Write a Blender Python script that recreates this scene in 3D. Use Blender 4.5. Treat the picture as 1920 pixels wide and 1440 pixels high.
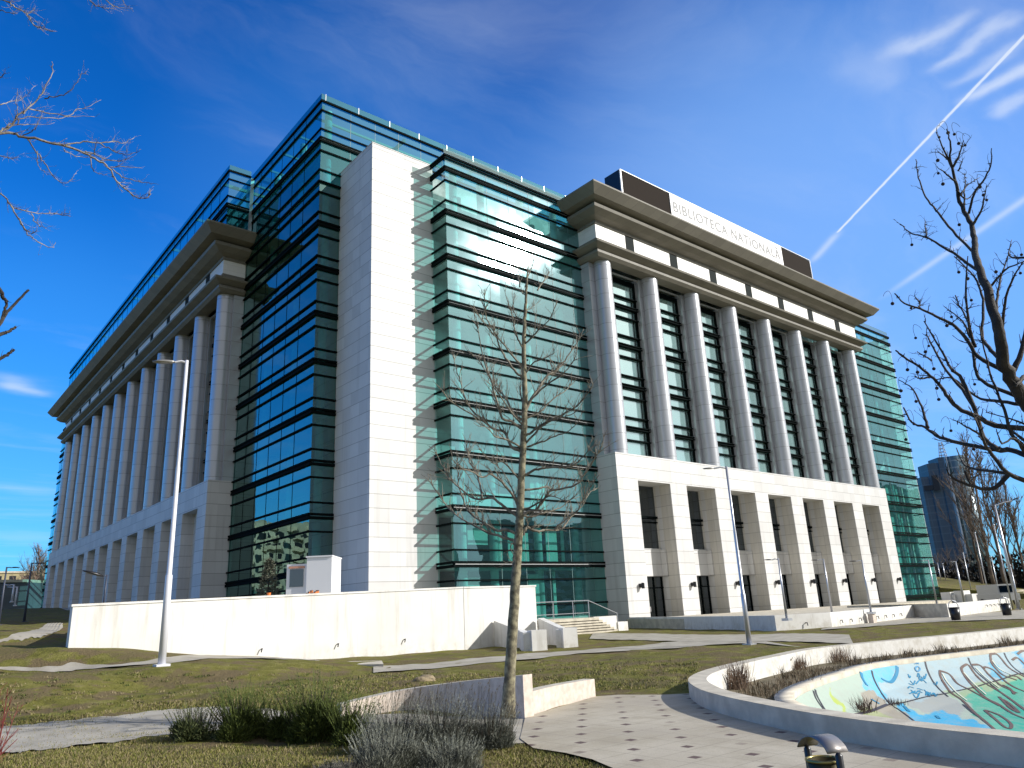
import bpy, math, random, time
T0 = time.time()
import numpy as np
from mathutils import Vector, Matrix
R_ = math.radians
random.seed(7); np.random.seed(7)
for o in list(bpy.data.objects): bpy.data.objects.remove(o)
S = bpy.context.scene
COL = S.collection

# ------------------------------------------------------------------ camera
FPX, YAW, PITCH, ROLL = 1407.07, 0.704357787, 0.293382216, -0.0484742976
EYE = Vector((0, 0, 1.7))
fw = Vector((math.sin(YAW)*math.cos(PITCH), math.cos(YAW)*math.cos(PITCH), math.sin(PITCH)))
rt0 = Vector((math.cos(YAW), -math.sin(YAW), 0)); up0 = rt0.cross(fw)
rt = rt0*math.cos(ROLL) + up0*math.sin(ROLL)
up = -rt0*math.sin(ROLL) + up0*math.cos(ROLL)
cam = bpy.data.objects.new('camera', bpy.data.cameras.new('camera')); COL.objects.link(cam)
m = Matrix((rt, up, -fw)).transposed().to_4x4(); m.translation = EYE
cam.matrix_world = m
cam.data.sensor_width = 36; cam.data.lens = 36*FPX/1920
cam.data.clip_start = 0.05; cam.data.clip_end = 20000
S.camera = cam

# ------------------------------------------------------------------ light
SUN_AZ, SUN_EL = R_(139), R_(27)
sun = bpy.data.objects.new('sun', bpy.data.lights.new('sun', 'SUN')); COL.objects.link(sun)
sun.data.energy = 5.0; sun.data.angle = R_(0.53); sun.data.color = (1, .97, .925)
sd = Vector((math.sin(SUN_AZ)*math.cos(SUN_EL), math.cos(SUN_AZ)*math.cos(SUN_EL), math.sin(SUN_EL)))
sun.rotation_euler = sd.to_track_quat('Z', 'Y').to_euler()
S.view_settings.view_transform = 'Standard'; S.view_settings.look = 'None'
S.view_settings.gamma = 1; S.view_settings.exposure = 0.17
S.render.resolution_x = 1024; S.render.resolution_y = 768

# photo pixel -> ray in the world
def ray(px, py):
    return rt*((px-960)/FPX) + up*((720-py)/FPX) + fw
def at_z(px, py, z):
    d = ray(px, py); return EYE + d*((z-EYE.z)/d.z)
def at_d(px, py, dist):                    # at a horizontal distance from the eye
    d = ray(px, py); return EYE + d*(dist/math.hypot(d.x, d.y))

# ------------------------------------------------------------------ world
W = bpy.data.worlds.new('World'); S.world = W; W.use_nodes = True
nt = W.node_tree; nt.nodes.clear()
class NG:
    def __init__(s, t): s.t = t
    def n(s, ty, **k):
        x = s.t.nodes.new(ty)
        for a, b in k.items(): setattr(x, a, b)
        return x
    def put(s, sock, v):
        if hasattr(v, 'is_output') or isinstance(v, bpy.types.NodeSocket): s.t.links.new(v, sock)
        elif v is not None: sock.default_value = v
    def m(s, op, a, b=None, c=None, clamp=False):
        x = s.n('ShaderNodeMath', operation=op, use_clamp=clamp)
        s.put(x.inputs[0], a); s.put(x.inputs[1], b); s.put(x.inputs[2], c)
        return x.outputs[0]
    def v(s, op, a, b=None):
        x = s.n('ShaderNodeVectorMath', operation=op)
        s.put(x.inputs[0], a); s.put(x.inputs[1], b)
        return x.outputs['Value'] if op in ('DOT_PRODUCT', 'LENGTH', 'DISTANCE') else x.outputs[0]
    def mix(s, f, a, b, mode='MIX'):
        x = s.n('ShaderNodeMix', data_type='RGBA', blend_type=mode)
        s.put(x.inputs[0], f); s.put(x.inputs[6], a); s.put(x.inputs[7], b)
        return x.outputs[2]
    def noise(s, vec, scale, detail=4, rough=.55, dist=0):
        x = s.n('ShaderNodeTexNoise'); s.put(x.inputs['Vector'], vec)
        x.inputs['Scale'].default_value = scale; x.inputs['Detail'].default_value = detail
        x.inputs['Roughness'].default_value = rough; x.inputs['Distortion'].default_value = dist
        return x.outputs[0]
    def ramp(s, f, stops):
        x = s.n('ShaderNodeValToRGB'); e = x.color_ramp.elements
        while len(e) > 1: e.remove(e[-1])
        for i, (p, c) in enumerate(stops):
            q = e[0] if i == 0 else e.new(p)
            q.position = p; q.color = (*c, 1) if isinstance(c, tuple) else (c, c, c, 1)
        s.put(x.inputs[0], f); return x.outputs[0]
    def rng(s, f, a, b, c=0., d=1.):
        x = s.n('ShaderNodeMapRange', interpolation_type='SMOOTHSTEP'); s.put(x.inputs[0], f)
        for i, q in enumerate((a, b, c, d)): x.inputs[i+1].default_value = q
        return x.outputs[0]
g = NG(nt)
sky = g.n('ShaderNodeTexSky', sky_type='NISHITA', sun_disc=False)
sky.sun_elevation = SUN_EL; sky.sun_rotation = SUN_AZ
sky.air_density = 1.0; sky.dust_density = 1.1; sky.ozone_density = 3.0; sky.altitude = 100
tc = g.n('ShaderNodeTexCoord').outputs['Generated']
hs = g.n('ShaderNodeHueSaturation'); hs.inputs['Saturation'].default_value = 1.3
g.put(hs.inputs['Color'], sky.outputs[0])
sep = g.n('ShaderNodeSeparateXYZ'); g.put(sep.inputs[0], tc)
zc = g.m('MAXIMUM', sep.outputs[2], 0.03)
pl = g.v('DIVIDE', tc, None); dv = pl.node
cx = g.n('ShaderNodeCombineXYZ'); [g.put(cx.inputs[i], zc) for i in range(3)]
g.put(dv.inputs[1], cx.outputs[0])            # sky plane coordinates x/z, y/z
def pp(px, py):
    d = ray(px, py); return Vector((d.x/d.z, d.y/d.z, 1))
nz = g.n('ShaderNodeTexNoise'); g.put(nz.inputs['Vector'], pl); nz.inputs['Scale'].default_value = 5; nz.inputs['Detail'].default_value = 5
wob = g.v('MULTIPLY', g.v('SUBTRACT', nz.outputs['Color'], (.5, .5, .5)), (.16, .16, 0))
nz2 = g.n('ShaderNodeTexNoise'); g.put(nz2.inputs['Vector'], pl); nz2.inputs['Scale'].default_value = 30; nz2.inputs['Detail'].default_value = 3
wob2 = g.v('MULTIPLY', g.v('SUBTRACT', nz2.outputs['Color'], (.5, .5, .5)), (.0035, .0035, 0))
p_soft = g.v('ADD', pl, wob); p_hard = g.v('ADD', pl, wob2)
def streak(a, b, wpx, strength, soft=True, fade=.25):
    A, B = pp(*a), pp(*b); d = B-A; L = d.length; t = d.normalized(); nn = Vector((-t.y, t.x, 0))
    Wd = (pp((a[0]+b[0])/2+wpx*.7, (a[1]+b[1])/2+wpx*.7)-pp((a[0]+b[0])/2, (a[1]+b[1])/2)).length
    P = g.v('SUBTRACT', p_soft if soft else p_hard, tuple(A))
    u = g.m('DIVIDE', g.v('DOT_PRODUCT', P, tuple(t)), L)
    v = g.m('DIVIDE', g.v('DOT_PRODUCT', P, tuple(nn)), Wd)
    e = g.m('POWER', 2.718, g.m('MULTIPLY', g.m('MULTIPLY', v, v), -1.))
    k = g.m('MULTIPLY', g.rng(u, 0, fade), g.rng(u, 1, 1-fade))
    k = g.m('MULTIPLY', g.m('MULTIPLY', k, e), strength)
    return k
tot = None
for a, b, w, s_, sf, fd in [((1640, 112), (1860, 25), 15, .55, True, .4), ((1720, 138), (1930, 28), 11, .5, True, .4),
        ((1755, 172), (1960, 60), 11, .4, True, .4), ((1800, 205), (1990, 90), 13, .65, True, .35), ((1860, 225), (1990, 160), 11, .5, True, .4),
        ((1540, 120), (1700, 110), 26, .16, True, .4), ((1560, 165), (1720, 120), 20, .14, True, .4),
        ((1568, 438), (2080, -100), 1.7, 1.5, False, .02), ((1515, 500), (1582, 424), 4, .5, False, .3),
        ((1630, 575), (2150, 215), 5, .45, False, .3), ((-40, 712), (95, 745), 10, .28, True, .4),
        ((5, 690), (45, 745), 14, .35, True, .4), ((-60, 900), (140, 935), 10, .15, True, .4), ((-60, 1010), (150, 1005), 14, .18, True, .4)]:
    k = streak(a, b, w, s_, sf, fd)
    tot = k if tot is None else g.m('ADD', tot, k)
mp = g.n('ShaderNodeMapping'); g.put(mp.inputs[0], p_soft); mp.inputs['Rotation'].default_value = (0, 0, .5); mp.inputs['Scale'].default_value = (.5, 1.5, 1)
wisp = g.rng(g.noise(mp.outputs[0], 1.3, 7, .6, .6), .45, .85, 0, .24)
tot = g.m('ADD', tot, wisp, clamp=True)
SKYK = .14
skyc = g.v('MULTIPLY', hs.outputs[0], (SKYK*.14, SKYK*.90, SKYK*1.50))
skyc = g.mix(g.rng(sep.outputs[2], .36, .85, 0, .40), skyc, (.0, .04, .19, 1))
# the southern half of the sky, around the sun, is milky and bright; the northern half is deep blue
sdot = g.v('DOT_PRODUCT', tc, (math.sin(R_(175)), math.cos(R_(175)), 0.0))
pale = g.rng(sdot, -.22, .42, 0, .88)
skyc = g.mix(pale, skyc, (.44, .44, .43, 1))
au = g.m('POWER', g.m('MAXIMUM', g.v('DOT_PRODUCT', tc, tuple(sd)), 0), 18)
skyc = g.mix(g.m('MULTIPLY', au, .9), skyc, (1.7, 1.65, 1.55, 1))
def veil(px, py, deg, st, col):
    d = ray(px, py).normalized(); f_ = g.rng(g.v('DOT_PRODUCT', tc, tuple(d)), math.cos(R_(deg)), 1.0, 0, st)
    return g.mix(f_, skyc, col)
skyc = veil(1500, 580, 27, .60, (.30, .54, 1.0, 1))
skyc = veil(700, 420, 18, .16, (.14, .40, .92, 1))
skyc = veil(80, 900, 20, .2, (.15, .52, .98, 1))
# paler towards the horizon
hz = g.rng(sep.outputs[2], 0.0, .32, .22, 0)
skyc = g.mix(hz, skyc, (.42, .60, .86, 1))
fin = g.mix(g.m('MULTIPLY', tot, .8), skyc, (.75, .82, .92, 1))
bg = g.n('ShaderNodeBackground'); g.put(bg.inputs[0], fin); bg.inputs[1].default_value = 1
out = g.n('ShaderNodeOutputWorld'); nt.links.new(bg.outputs[0], out.inputs[0])

# ------------------------------------------------------------------ helpers
class MB:
    def __init__(s): s.v = []; s.f = []; s.a = []
    def quad(s, *p):
        i = len(s.v); s.v += [tuple(q) for q in p]; s.f.append(tuple(range(i, i+len(p)))); return s
    def box(s, x0, x1, y0, y1, z0, z1):
        i = len(s.v)
        s.v += [(x0,y0,z0),(x1,y0,z0),(x1,y1,z0),(x0,y1,z0),(x0,y0,z1),(x1,y0,z1),(x1,y1,z1),(x0,y1,z1)]
        s.f += [tuple(i+k for k in q) for q in ((0,3,2,1),(4,5,6,7),(0,1,5,4),(1,2,6,5),(2,3,7,6),(3,0,4,7))]
        return s
    def prism(s, poly, z0, z1):                 # poly ccw
        i = len(s.v); n = len(poly)
        zf = (lambda z, k: z[k] if isinstance(z, (list, tuple)) else z)
        s.v += [(p[0], p[1], zf(z0, k)) for k, p in enumerate(poly)] + [(p[0], p[1], zf(z1, k)) for k, p in enumerate(poly)]
        s.f.append(tuple(i+n+k for k in range(n))); s.f.append(tuple(i+n-1-k for k in range(n)))
        for k in range(n): s.f.append((i+k, i+(k+1)%n, i+n+(k+1)%n, i+n+k))
        return s
    def cyl(s, x, y, z0, z1, r0, r1=None, n=24, cap=True):
        r1 = r0 if r1 is None else r1; i = len(s.v)
        for z, r in ((z0, r0), (z1, r1)):
            s.v += [(x+r*math.cos(2*math.pi*k/n), y+r*math.sin(2*math.pi*k/n), z) for k in range(n)]
        s.f += [(i+k, i+(k+1)%n, i+n+(k+1)%n, i+n+k) for k in range(n)]
        if cap: s.f += [tuple(i+n+k for k in range(n)), tuple(i+n-1-k for k in range(n))]
        return s
    def tube(s, pts, rad, n=6):
        pts = [Vector(p) for p in pts]; i0 = len(s.v); m_ = len(pts)
        ref = None
        for k, p in enumerate(pts):
            t = (pts[min(k+1, m_-1)]-pts[max(k-1, 0)])
            if t.length < 1e-9: t = Vector((0, 0, 1))
            t.normalize()
            if ref is None: ref = t.orthogonal().normalized()
            else:
                ref = ref - t*ref.dot(t)
                ref = ref.normalized() if ref.length > 1e-6 else t.orthogonal().normalized()
            b = t.cross(ref); r = rad[k] if isinstance(rad, (list, tuple)) else rad
            for j in range(n):
                a = 2*math.pi*j/n; q = p + (ref*math.cos(a)+b*math.sin(a))*r
                s.v.append((q.x, q.y, q.z))
        for k in range(m_-1):
            for j in range(n):
                a = i0+k*n+j; b_ = i0+k*n+(j+1)%n
                s.f.append((a, b_, b_+n, a+n))
        s.f.append(tuple(i0+n-1-j for j in range(n))); s.f.append(tuple(i0+(m_-1)*n+j for j in range(n)))
        return s
    def bar(s, a, b, w, h, upv=Vector((0, 0, 1))):
        a, b = Vector(a), Vector(b); t = (b-a).normalized(); sd_ = t.cross(upv)
        if sd_.length < 1e-4: sd_ = t.cross(Vector((1, 0, 0)))
        sd_.normalize(); u = sd_.cross(t); i = len(s.v)
        for p in (a, b):
            for x, y in ((-1,-1),(1,-1),(1,1),(-1,1)):
                q = p+sd_*(x*w/2)+u*(y*h/2); s.v.append((q.x, q.y, q.z))
        s.f += [tuple(i+k for k in q) for q in ((3,2,1,0),(4,5,6,7),(0,1,5,4),(1,2,6,5),(2,3,7,6),(3,0,4,7))]
        return s
    def sphere(s, c, r, n=10, m_=6):
        i = len(s.v); c = Vector(c)
        for a in range(1, m_):
            for b in range(n):
                th = math.pi*a/m_; ph = 2*math.pi*b/n
                s.v.append((c.x+r*math.sin(th)*math.cos(ph), c.y+r*math.sin(th)*math.sin(ph), c.z+r*math.cos(th)))
        t = len(s.v); s.v.append((c.x, c.y, c.z+r)); s.v.append((c.x, c.y, c.z-r))
        for a in range(m_-2):
            for b in range(n):
                s.f.append((i+a*n+b, i+(a+1)*n+b, i+(a+1)*n+(b+1)%n, i+a*n+(b+1)%n))
        for b in range(n):
            s.f.append((t, i+b, i+(b+1)%n)); s.f.append((t+1, i+(m_-2)*n+(b+1)%n, i+(m_-2)*n+b))
        return s
    def build(s, name, mat, parent=None, smooth=False, loc=None, attr=None):
        me = bpy.data.meshes.new(name); org = Vector(loc) if loc is not None else None
        vv = [(x-org.x, y-org.y, z-org.z) for x, y, z in s.v] if org is not None else s.v
        me.from_pydata(vv, [], s.f); me.update()
        if mat: me.materials.append(mat)
        if smooth: me.polygons.foreach_set('use_smooth', [True]*len(me.polygons))
        if attr is not None:
            ca = me.color_attributes.new('paint', 'FLOAT_COLOR', 'POINT')
            ca.data.foreach_set('color', np.asarray(attr, dtype=np.float32).ravel())
        o = bpy.data.objects.new(name, me); COL.objects.link(o)
        if org is not None: o.location = org
        if parent:
            # vertices are given in world space: shift into the thing's frame
            o.parent = parent; wl = world_loc(parent)
            if wl.length: me.transform(Matrix.Translation(-wl))
        return o
def world_loc(o):
    l = Vector((0, 0, 0))
    while o: l += o.location; o = o.parent
    return l
def tag(o, label, cat, group=None, kind=None):
    if label: o['label'] = label
    if cat: o['category'] = cat
    if group: o['group'] = group
    if kind: o['kind'] = kind
    return o
def thing(name, label, cat, loc=(0, 0, 0), group=None):
    o = bpy.data.objects.new(name, None); COL.objects.link(o); o.location = loc
    o.empty_display_size = .2
    return tag(o, label, cat, group)
def copy_tree(o, parent=None):
    c = o.copy(); COL.objects.link(c); c.parent = parent
    for ch in o.children: copy_tree(ch, c)
    return c
def struct(o): o['kind'] = 'structure'; return o

# ------------------------------------------------------------------ materials
def mat(name, col, rough=.6, metal=0, spec=.5, fn=None):
    M = bpy.data.materials.new(name); M.use_nodes = True; t = M.node_tree
    b = t.nodes['Principled BSDF']; q = NG(t)
    b.inputs['Base Color'].default_value = (*col, 1); b.inputs['Roughness'].default_value = rough
    b.inputs['Metallic'].default_value = metal; b.inputs['Specular IOR Level'].default_value = spec
    if fn: fn(q, b)
    return M
def pos(q): return q.n('ShaderNodeNewGeometry').outputs['Position']
def varied(c0, c1, scale, lo=.35, hi=.65, rough=None, bump=0, bscale=None, detail=5):
    def fn(q, b):
        p = pos(q); f = q.rng(q.noise(p, scale, detail), lo, hi)
        q.put(b.inputs['Base Color'], q.mix(f, (*c0, 1), (*c1, 1)))
        if bump:
            bm = q.n('ShaderNodeBump'); bm.inputs['Strength'].default_value = bump; bm.inputs['Distance'].default_value = .02
            q.put(bm.inputs['Height'], q.noise(p, bscale or scale*6, 6)); q.put(b.inputs['Normal'], bm.outputs[0])
    return fn
def stone_fn(c0, c1, course=1.0, panel=0, joint=.04, jdark=.62, streakk=.3):
    def fn(q, b):
        p = pos(q); sp = q.n('ShaderNodeSeparateXYZ'); q.put(sp.inputs[0], p)
        z = q.m('DIVIDE', sp.outputs[2], course); fz = q.m('FRACT', z)
        j = q.m('LESS_THAN', fz, joint/course)
        u = q.m('ADD', sp.outputs[0], sp.outputs[1]); cell = q.m('FLOOR', z)
        if panel:
            uu = q.m('DIVIDE', u, panel)
            jv = q.m('LESS_THAN', q.m('FRACT', uu), (.018 if course < 10 else .05)/panel)
            j = q.m('MAXIMUM', j, q.m('MULTIPLY', jv, .45 if course < 10 else .95))
            cx_ = q.n('ShaderNodeCombineXYZ'); q.put(cx_.inputs[0], q.m('FLOOR', uu)); q.put(cx_.inputs[1], cell)
        else:
            cx_ = q.n('ShaderNodeCombineXYZ'); q.put(cx_.inputs[0], q.m('FLOOR', q.m('DIVIDE', u, 1.3))); q.put(cx_.inputs[1], cell)
        wn = q.n('ShaderNodeTexWhiteNoise', noise_dimensions='2D'); q.put(wn.inputs['Vector'], cx_.outputs[0])
        nn = q.noise(p, .5, 6, .6)
        f = q.m('ADD', q.m('MULTIPLY', wn.outputs['Value'], .45), q.m('MULTIPLY', nn, .55))
        c = q.mix(f, (*c0, 1), (*c1, 1))
        # rain streaks: noise stretched down the wall
        mp_ = q.n('ShaderNodeMapping'); q.put(mp_.inputs[0], p); mp_.inputs['Scale'].default_value = (2.2, 2.2, .12)
        st = q.rng(q.noise(mp_.outputs[0], 1.2, 5), .52, .8, 0, streakk)
        c = q.mix(st, c, (c0[0]*.6, c0[1]*.58, c0[2]*.55, 1))
        c = q.mix(q.m('MULTIPLY', j, jdark), c, (.12, .11, .1, 1))
        q.put(b.inputs['Base Color'], c)
        bm = q.n('ShaderNodeBump'); bm.inputs['Strength'].default_value = .4; bm.inputs['Distance'].default_value = .02
        q.put(bm.inputs['Height'], q.m('SUBTRACT', 1, j)); q.put(b.inputs['Normal'], bm.outputs[0])
    return fn
M_stone = mat('white_stone', (.74, .72, .68), .55, fn=stone_fn((.50, .492, .475), (.70, .692, .672), 1.0, 0))
M_stone_j = mat('white_stone_narrow', (.74, .72, .68), .55, fn=stone_fn((.52, .49, .43), (.64, .61, .54), 1.0, .5, .035, .55))
M_mould = mat('taupe_cornice', (.46, .43, .36), .6, fn=stone_fn((.155, .142, .115), (.215, .198, .16), 50, 1.25, .03, .7, .2))
M_frieze = mat('frieze_stone', (.8, .78, .74), .5, fn=stone_fn((.74, .72, .68), (.84, .82, .78), .62, 1.33, .02, .25, .1))
M_column = mat('silver_column', (.50, .49, .48), .30, .3, .6, fn=stone_fn((.44, .45, .47), (.54, .55, .57), 1.45, 0, .035, .7, .06))
M_trim = mat('silver_trim', (.6, .6, .6), .35, .7)
M_black = mat('dark_teal_metal', (.004, .007, .007), .8, 0, .04)
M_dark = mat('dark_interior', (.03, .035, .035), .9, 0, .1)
M_lightline = mat('pale_slab_edge', (.55, .56, .55), .5)
M_inwall = mat('interior_wall', (.55, .6, .58), .8, fn=varied((.35, .42, .40), (.7, .74, .72), .35, .4, .6))
M_backing = mat('pale_backing', (.5,.62,.6), .8, fn=varied((.45,.6,.58),(.62,.74,.72), .6))
M_slab = mat('interior_ceiling', (.5, .52, .5), .8)
M_white = mat('white_paint', (.8, .8, .8), .4)
def wall_fn(q, b):
    p = pos(q); mp_ = q.n('ShaderNodeMapping'); q.put(mp_.inputs[0], p); mp_.inputs['Scale'].default_value = (1.6, 1.6, .15)
    c = q.mix(q.rng(q.noise(p, .5, 5), .3, .7), (.66,.645,.605,1), (.74,.725,.685,1))
    c = q.mix(q.rng(q.noise(mp_.outputs[0], 1.5, 6, .65), .48, .75, 0, .6), c, (.42,.39,.33,1))
    sp = q.n('ShaderNodeSeparateXYZ'); q.put(sp.inputs[0], p)
    low_ = q.m('MULTIPLY', q.rng(sp.outputs[2], .9, -.1), q.rng(q.noise(p, 2.5, 6, .7), .4, .7, 0, .5))
    q.put(b.inputs['Base Color'], q.mix(low_, c, (.36,.31,.22,1)))
    bm = q.n('ShaderNodeBump'); bm.inputs['Strength'].default_value = .15; bm.inputs['Distance'].default_value = .02
    q.put(bm.inputs['Height'], q.noise(p, 25, 5)); q.put(b.inputs['Normal'], bm.outputs[0])
M_retain = mat('white_render', (.8, .78, .75), .7, fn=wall_fn)
M_conc = mat('pale_concrete', (.6, .57, .5), .8, fn=varied((.44, .395, .31), (.64, .58, .46), 2.2, .3, .75, bump=.3, bscale=40))
M_beam = mat('roof_beam_paint', (.10,.16,.17), .5)
M_granite = mat('pink_granite', (.55, .47, .42), .7, fn=varied((.54, .45, .375), (.68, .59, .51), 7, .3, .7, bump=.3, bscale=40))
M_pole = mat('galvanised_pole', (.5, .51, .54), .35, .6)
M_polew = mat('white_pole', (.72, .72, .76), .35, .1)
M_blackp = mat('black_paint', (.012, .012, .014), .35)
M_bronze = mat('brown_metal', (.07, .06, .03), .35, .6)
M_sign_d = mat('brown_sign_mesh', (.028, .022, .018), .9, 0, .1)
M_sign_w = mat('white_banner', (.82, .8, .78), .5)
M_letter = mat('grey_letters', (.40, .40, .40), .8, 0, .1)

def glass(name, tint, refl, rough=0.0, dust=.0, dustcol=(.4, .6, .58), gcol=(.85, .95, 1), wav=0.0, wscale=.5):
    M = bpy.data.materials.new(name); M.use_nodes = True; t = M.node_tree; t.nodes.clear(); q = NG(t)
    tr = q.n('ShaderNodeBsdfTransparent'); tr.inputs[0].default_value = (*tint, 1)
    gl = q.n('ShaderNodeBsdfGlossy'); gl.inputs['Roughness'].default_value = rough; gl.inputs[0].default_value = (*gcol, 1)
    df = q.n('ShaderNodeBsdfDiffuse'); df.inputs[0].default_value = (*dustcol, 1)
    geo = q.n('ShaderNodeNewGeometry')
    cosv = q.m('ABSOLUTE', q.v('DOT_PRODUCT', geo.outputs['Normal'], geo.outputs['Incoming']))
    fr5 = q.m('POWER', q.m('SUBTRACT', 1.0, cosv, clamp=True), 5.0)
    if wav:
        sp = q.n('ShaderNodeSeparateXYZ'); q.put(sp.inputs[0], geo.outputs['Position'])
        u = q.m('FLOOR', q.m('DIVIDE', q.m('ADD', sp.outputs[0], sp.outputs[1]), 2.2)); w = q.m('FLOOR', q.m('DIVIDE', sp.outputs[2], 1.9))
        cx_ = q.n('ShaderNodeCombineXYZ'); q.put(cx_.inputs[0], u); q.put(cx_.inputs[1], w)
        wn = q.n('ShaderNodeTexWhiteNoise', noise_dimensions='2D'); q.put(wn.inputs['Vector'], cx_.outputs[0])
        tn = q.v('MULTIPLY', q.v('SUBTRACT', wn.outputs['Color'], (.5, .5, .5)), (wav, wav, wav))
        nz_ = q.n('ShaderNodeTexNoise'); q.put(nz_.inputs['Vector'], geo.outputs['Position']); nz_.inputs['Scale'].default_value = wscale; nz_.inputs['Detail'].default_value = 1
        t2 = q.v('MULTIPLY', q.v('SUBTRACT', nz_.outputs['Color'], (.5, .5, .5)), (wav*2.5, wav*2.5, wav*2.5))
        nm = q.v('NORMALIZE', q.v('ADD', geo.outputs['Normal'], q.v('ADD', tn, t2)))
        q.put(gl.inputs['Normal'], nm)
    mx = q.n('ShaderNodeMixShader'); f = q.m('ADD', q.m('MULTIPLY', fr5, 1-refl-.05), refl+.05, clamp=True)
    q.put(mx.inputs[0], f); q.put(mx.inputs[1], tr.outputs[0]); q.put(mx.inputs[2], gl.outputs[0])
    last = mx
    if dust:
        m2 = q.n('ShaderNodeMixShader'); m2.inputs[0].default_value = dust
        q.put(m2.inputs[1], mx.outputs[0]); q.put(m2.inputs[2], df.outputs[0]); last = m2
    o = q.n('ShaderNodeOutputMaterial'); q.put(o.inputs[0], last.outputs[0])
    return M
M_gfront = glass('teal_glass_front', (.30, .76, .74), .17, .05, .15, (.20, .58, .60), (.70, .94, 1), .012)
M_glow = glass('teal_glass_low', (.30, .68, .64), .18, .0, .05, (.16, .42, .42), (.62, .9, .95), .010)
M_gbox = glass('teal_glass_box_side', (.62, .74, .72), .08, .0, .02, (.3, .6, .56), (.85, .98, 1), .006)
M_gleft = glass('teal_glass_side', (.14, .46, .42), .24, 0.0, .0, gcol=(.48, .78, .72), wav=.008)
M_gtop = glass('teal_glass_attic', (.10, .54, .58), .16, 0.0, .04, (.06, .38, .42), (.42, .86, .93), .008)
M_gbay = glass('bay_glass', (.35, .62, .6), .50, .03, .26, (.44, .68, .66), (.85, .98, .97), .008)
M_gdark = glass('dark_window_glass', (.15, .2, .2), .12, 0.0, gcol=(.8, .9, 1), wav=.008)

# ------------------------------------------------------------------ terrain
def ctrl():
    P = []
    for px, py, z in [(1182,1177,0),(1300,1180,0),(1455,1184,0),(1600,1176,.02),(1793,1163,0),(1900,1170,-.02),(1405,1207,0),(1100,1200,0),
            (1060,1215,0),(100,1225,.95),(30,1222,1.05),(-40,1222,1.1),(100,1290,.1),(300,1300,0),(500,1290,0),(0,1300,.05),
            (700,1270,-.05),(800,1255,-.05),(640,1245,-.02),(640,1300,-.05),(900,1280,-.12),(1050,1250,-.08),(1200,1240,-.08),(1200,1280,-.25),(1050,1270,-.2),(1150,1300,-.38),(1290,1290,-.36),
            (1350,1232,-.05),(1450,1215,-.02),(1510,1212,-.05),(1600,1200,-.06),(1750,1185,-.08),(1900,1170,-.1),
            (985,1347,-.38),(1000,1403,-.37),(1100,1430,-.38),(640,1340,-.3),(640,1400,-.28),(330,1378,-.2),(0,1400,-.15),(330,1332,-.15),(0,1360,-.1),
            (1200,1400,-.38),(1100,1350,-.38),(1300,1420,-.38),(1235,1325,-.38)]:
        q = at_z(px, py, z); P.append((q.x, q.y, z))
    for px, py in ((138,1200),(170,1206),(200,1213),(250,1221),(303,1226),(400,1230),(485,1230),(560,1238),(620,1235),(700,1232),(790,1224),(870,1218)):
        d = ray(px, py); t = 30.8/d.y; P.append((t*d.x, 30.8, 1.7+t*d.z))
    for px, py, yy in ((303,1247,25.6),(200,1250,27),(100,1254,26.5),(0,1258,26),(440,1238,29)):
        d = ray(px, py); t = yy/d.y; P.append((t*d.x, yy, 1.7+t*d.z))
    P += [(0,0,-.1),(3,3,-.15),(8,0,-.38),(10,3,-.38),(9,6,-.38),(6,5,-.3),(-5,0,0),(0,-10,-.2),(2,8,-.15),(0,8,-.1),(4,11,-.15),
          (4,33,1.5),(3,38,1.6),(5,45,1.85),(3,50,2.05),(0,56,2.25),(-3,42,1.75),(5,60,2.4),(8,55,2.3),(6,75,3.0),(12,90,3.7),(15,110,4.5),(18,140,5.7),(10,140,5.0),(-5,90,3.4),(-20,80,2.6),(-25,60,2.0),
          (-15,140,5),(-60,120,4),(-60,60,2.5),(-30,30,.8),(-6,36,1.3),(-10,27,.45),(30,180,5.8),(-20,200,5.5),(80,220,5.5),
          (24,37,0),(30,42,0),(34,38,0),(16,40,.2),(20,60,.5),(30,60,0),(60,60,0),(100,80,0),(22,100,3.5),(24,140,5),
          (50,20,-.05),(60,30,0),(80,30,0),(120,40,.1),(60,12,-.1),(80,15,-.1),(110,20,0),(140,45,.3),(180,60,.5),(130,60,.2),
          (15,5,-.5),(20,-5,-.4),(40,-12,-.3),(70,0,-.2),(60,-60,0),(-60,-60,0),(0,-60,0),(150,-50,0),(200,0,0),(300,150,1),(300,300,3),(0,400,5),(-300,200,3),(-300,-200,0),(0,-300,0),(300,-300,0)]
    return np.array(P)
CP = ctrl()
def hgt_np(x, y):
    x = np.asarray(x, float); y = np.asarray(y, float)
    num = np.zeros_like(x); den = np.zeros_like(x)
    for cx_, cy_, cz_ in CP:
        dc = math.hypot(cx_, cy_)+4; d2 = (x-cx_)**2+(y-cy_)**2+(.05*dc)**2
        w = (dc/10)**1.6/d2**1.9
        num += w*cz_; den += w
    return num/den
CS = (.05*(np.hypot(CP[:, 0], CP[:, 1])+4))**2
CW = ((np.hypot(CP[:, 0], CP[:, 1])+4)/10)**1.6
def hgt(x, y):
    w = CW/((x-CP[:, 0])**2+(y-CP[:, 1])**2+CS)**1.9
    return float((w*CP[:, 2]).sum()/w.sum())
def on_ground(px, py):
    d = ray(px, py); t = .5; last = t
    while t < 600:
        p = EYE+d*t
        if p.z < hgt(p.x, p.y):
            lo, hi = last, t
            for _ in range(18):
                mi = (lo+hi)/2; p = EYE+d*mi
                if p.z < hgt(p.x, p.y): hi = mi
                else: lo = mi
            p = EYE+d*hi; return Vector((p.x, p.y, hgt(p.x, p.y)))
        last = t; t *= 1.02
    p = EYE+d*(100/math.hypot(d.x, d.y)); return Vector((p.x, p.y, hgt(p.x, p.y)))
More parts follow.
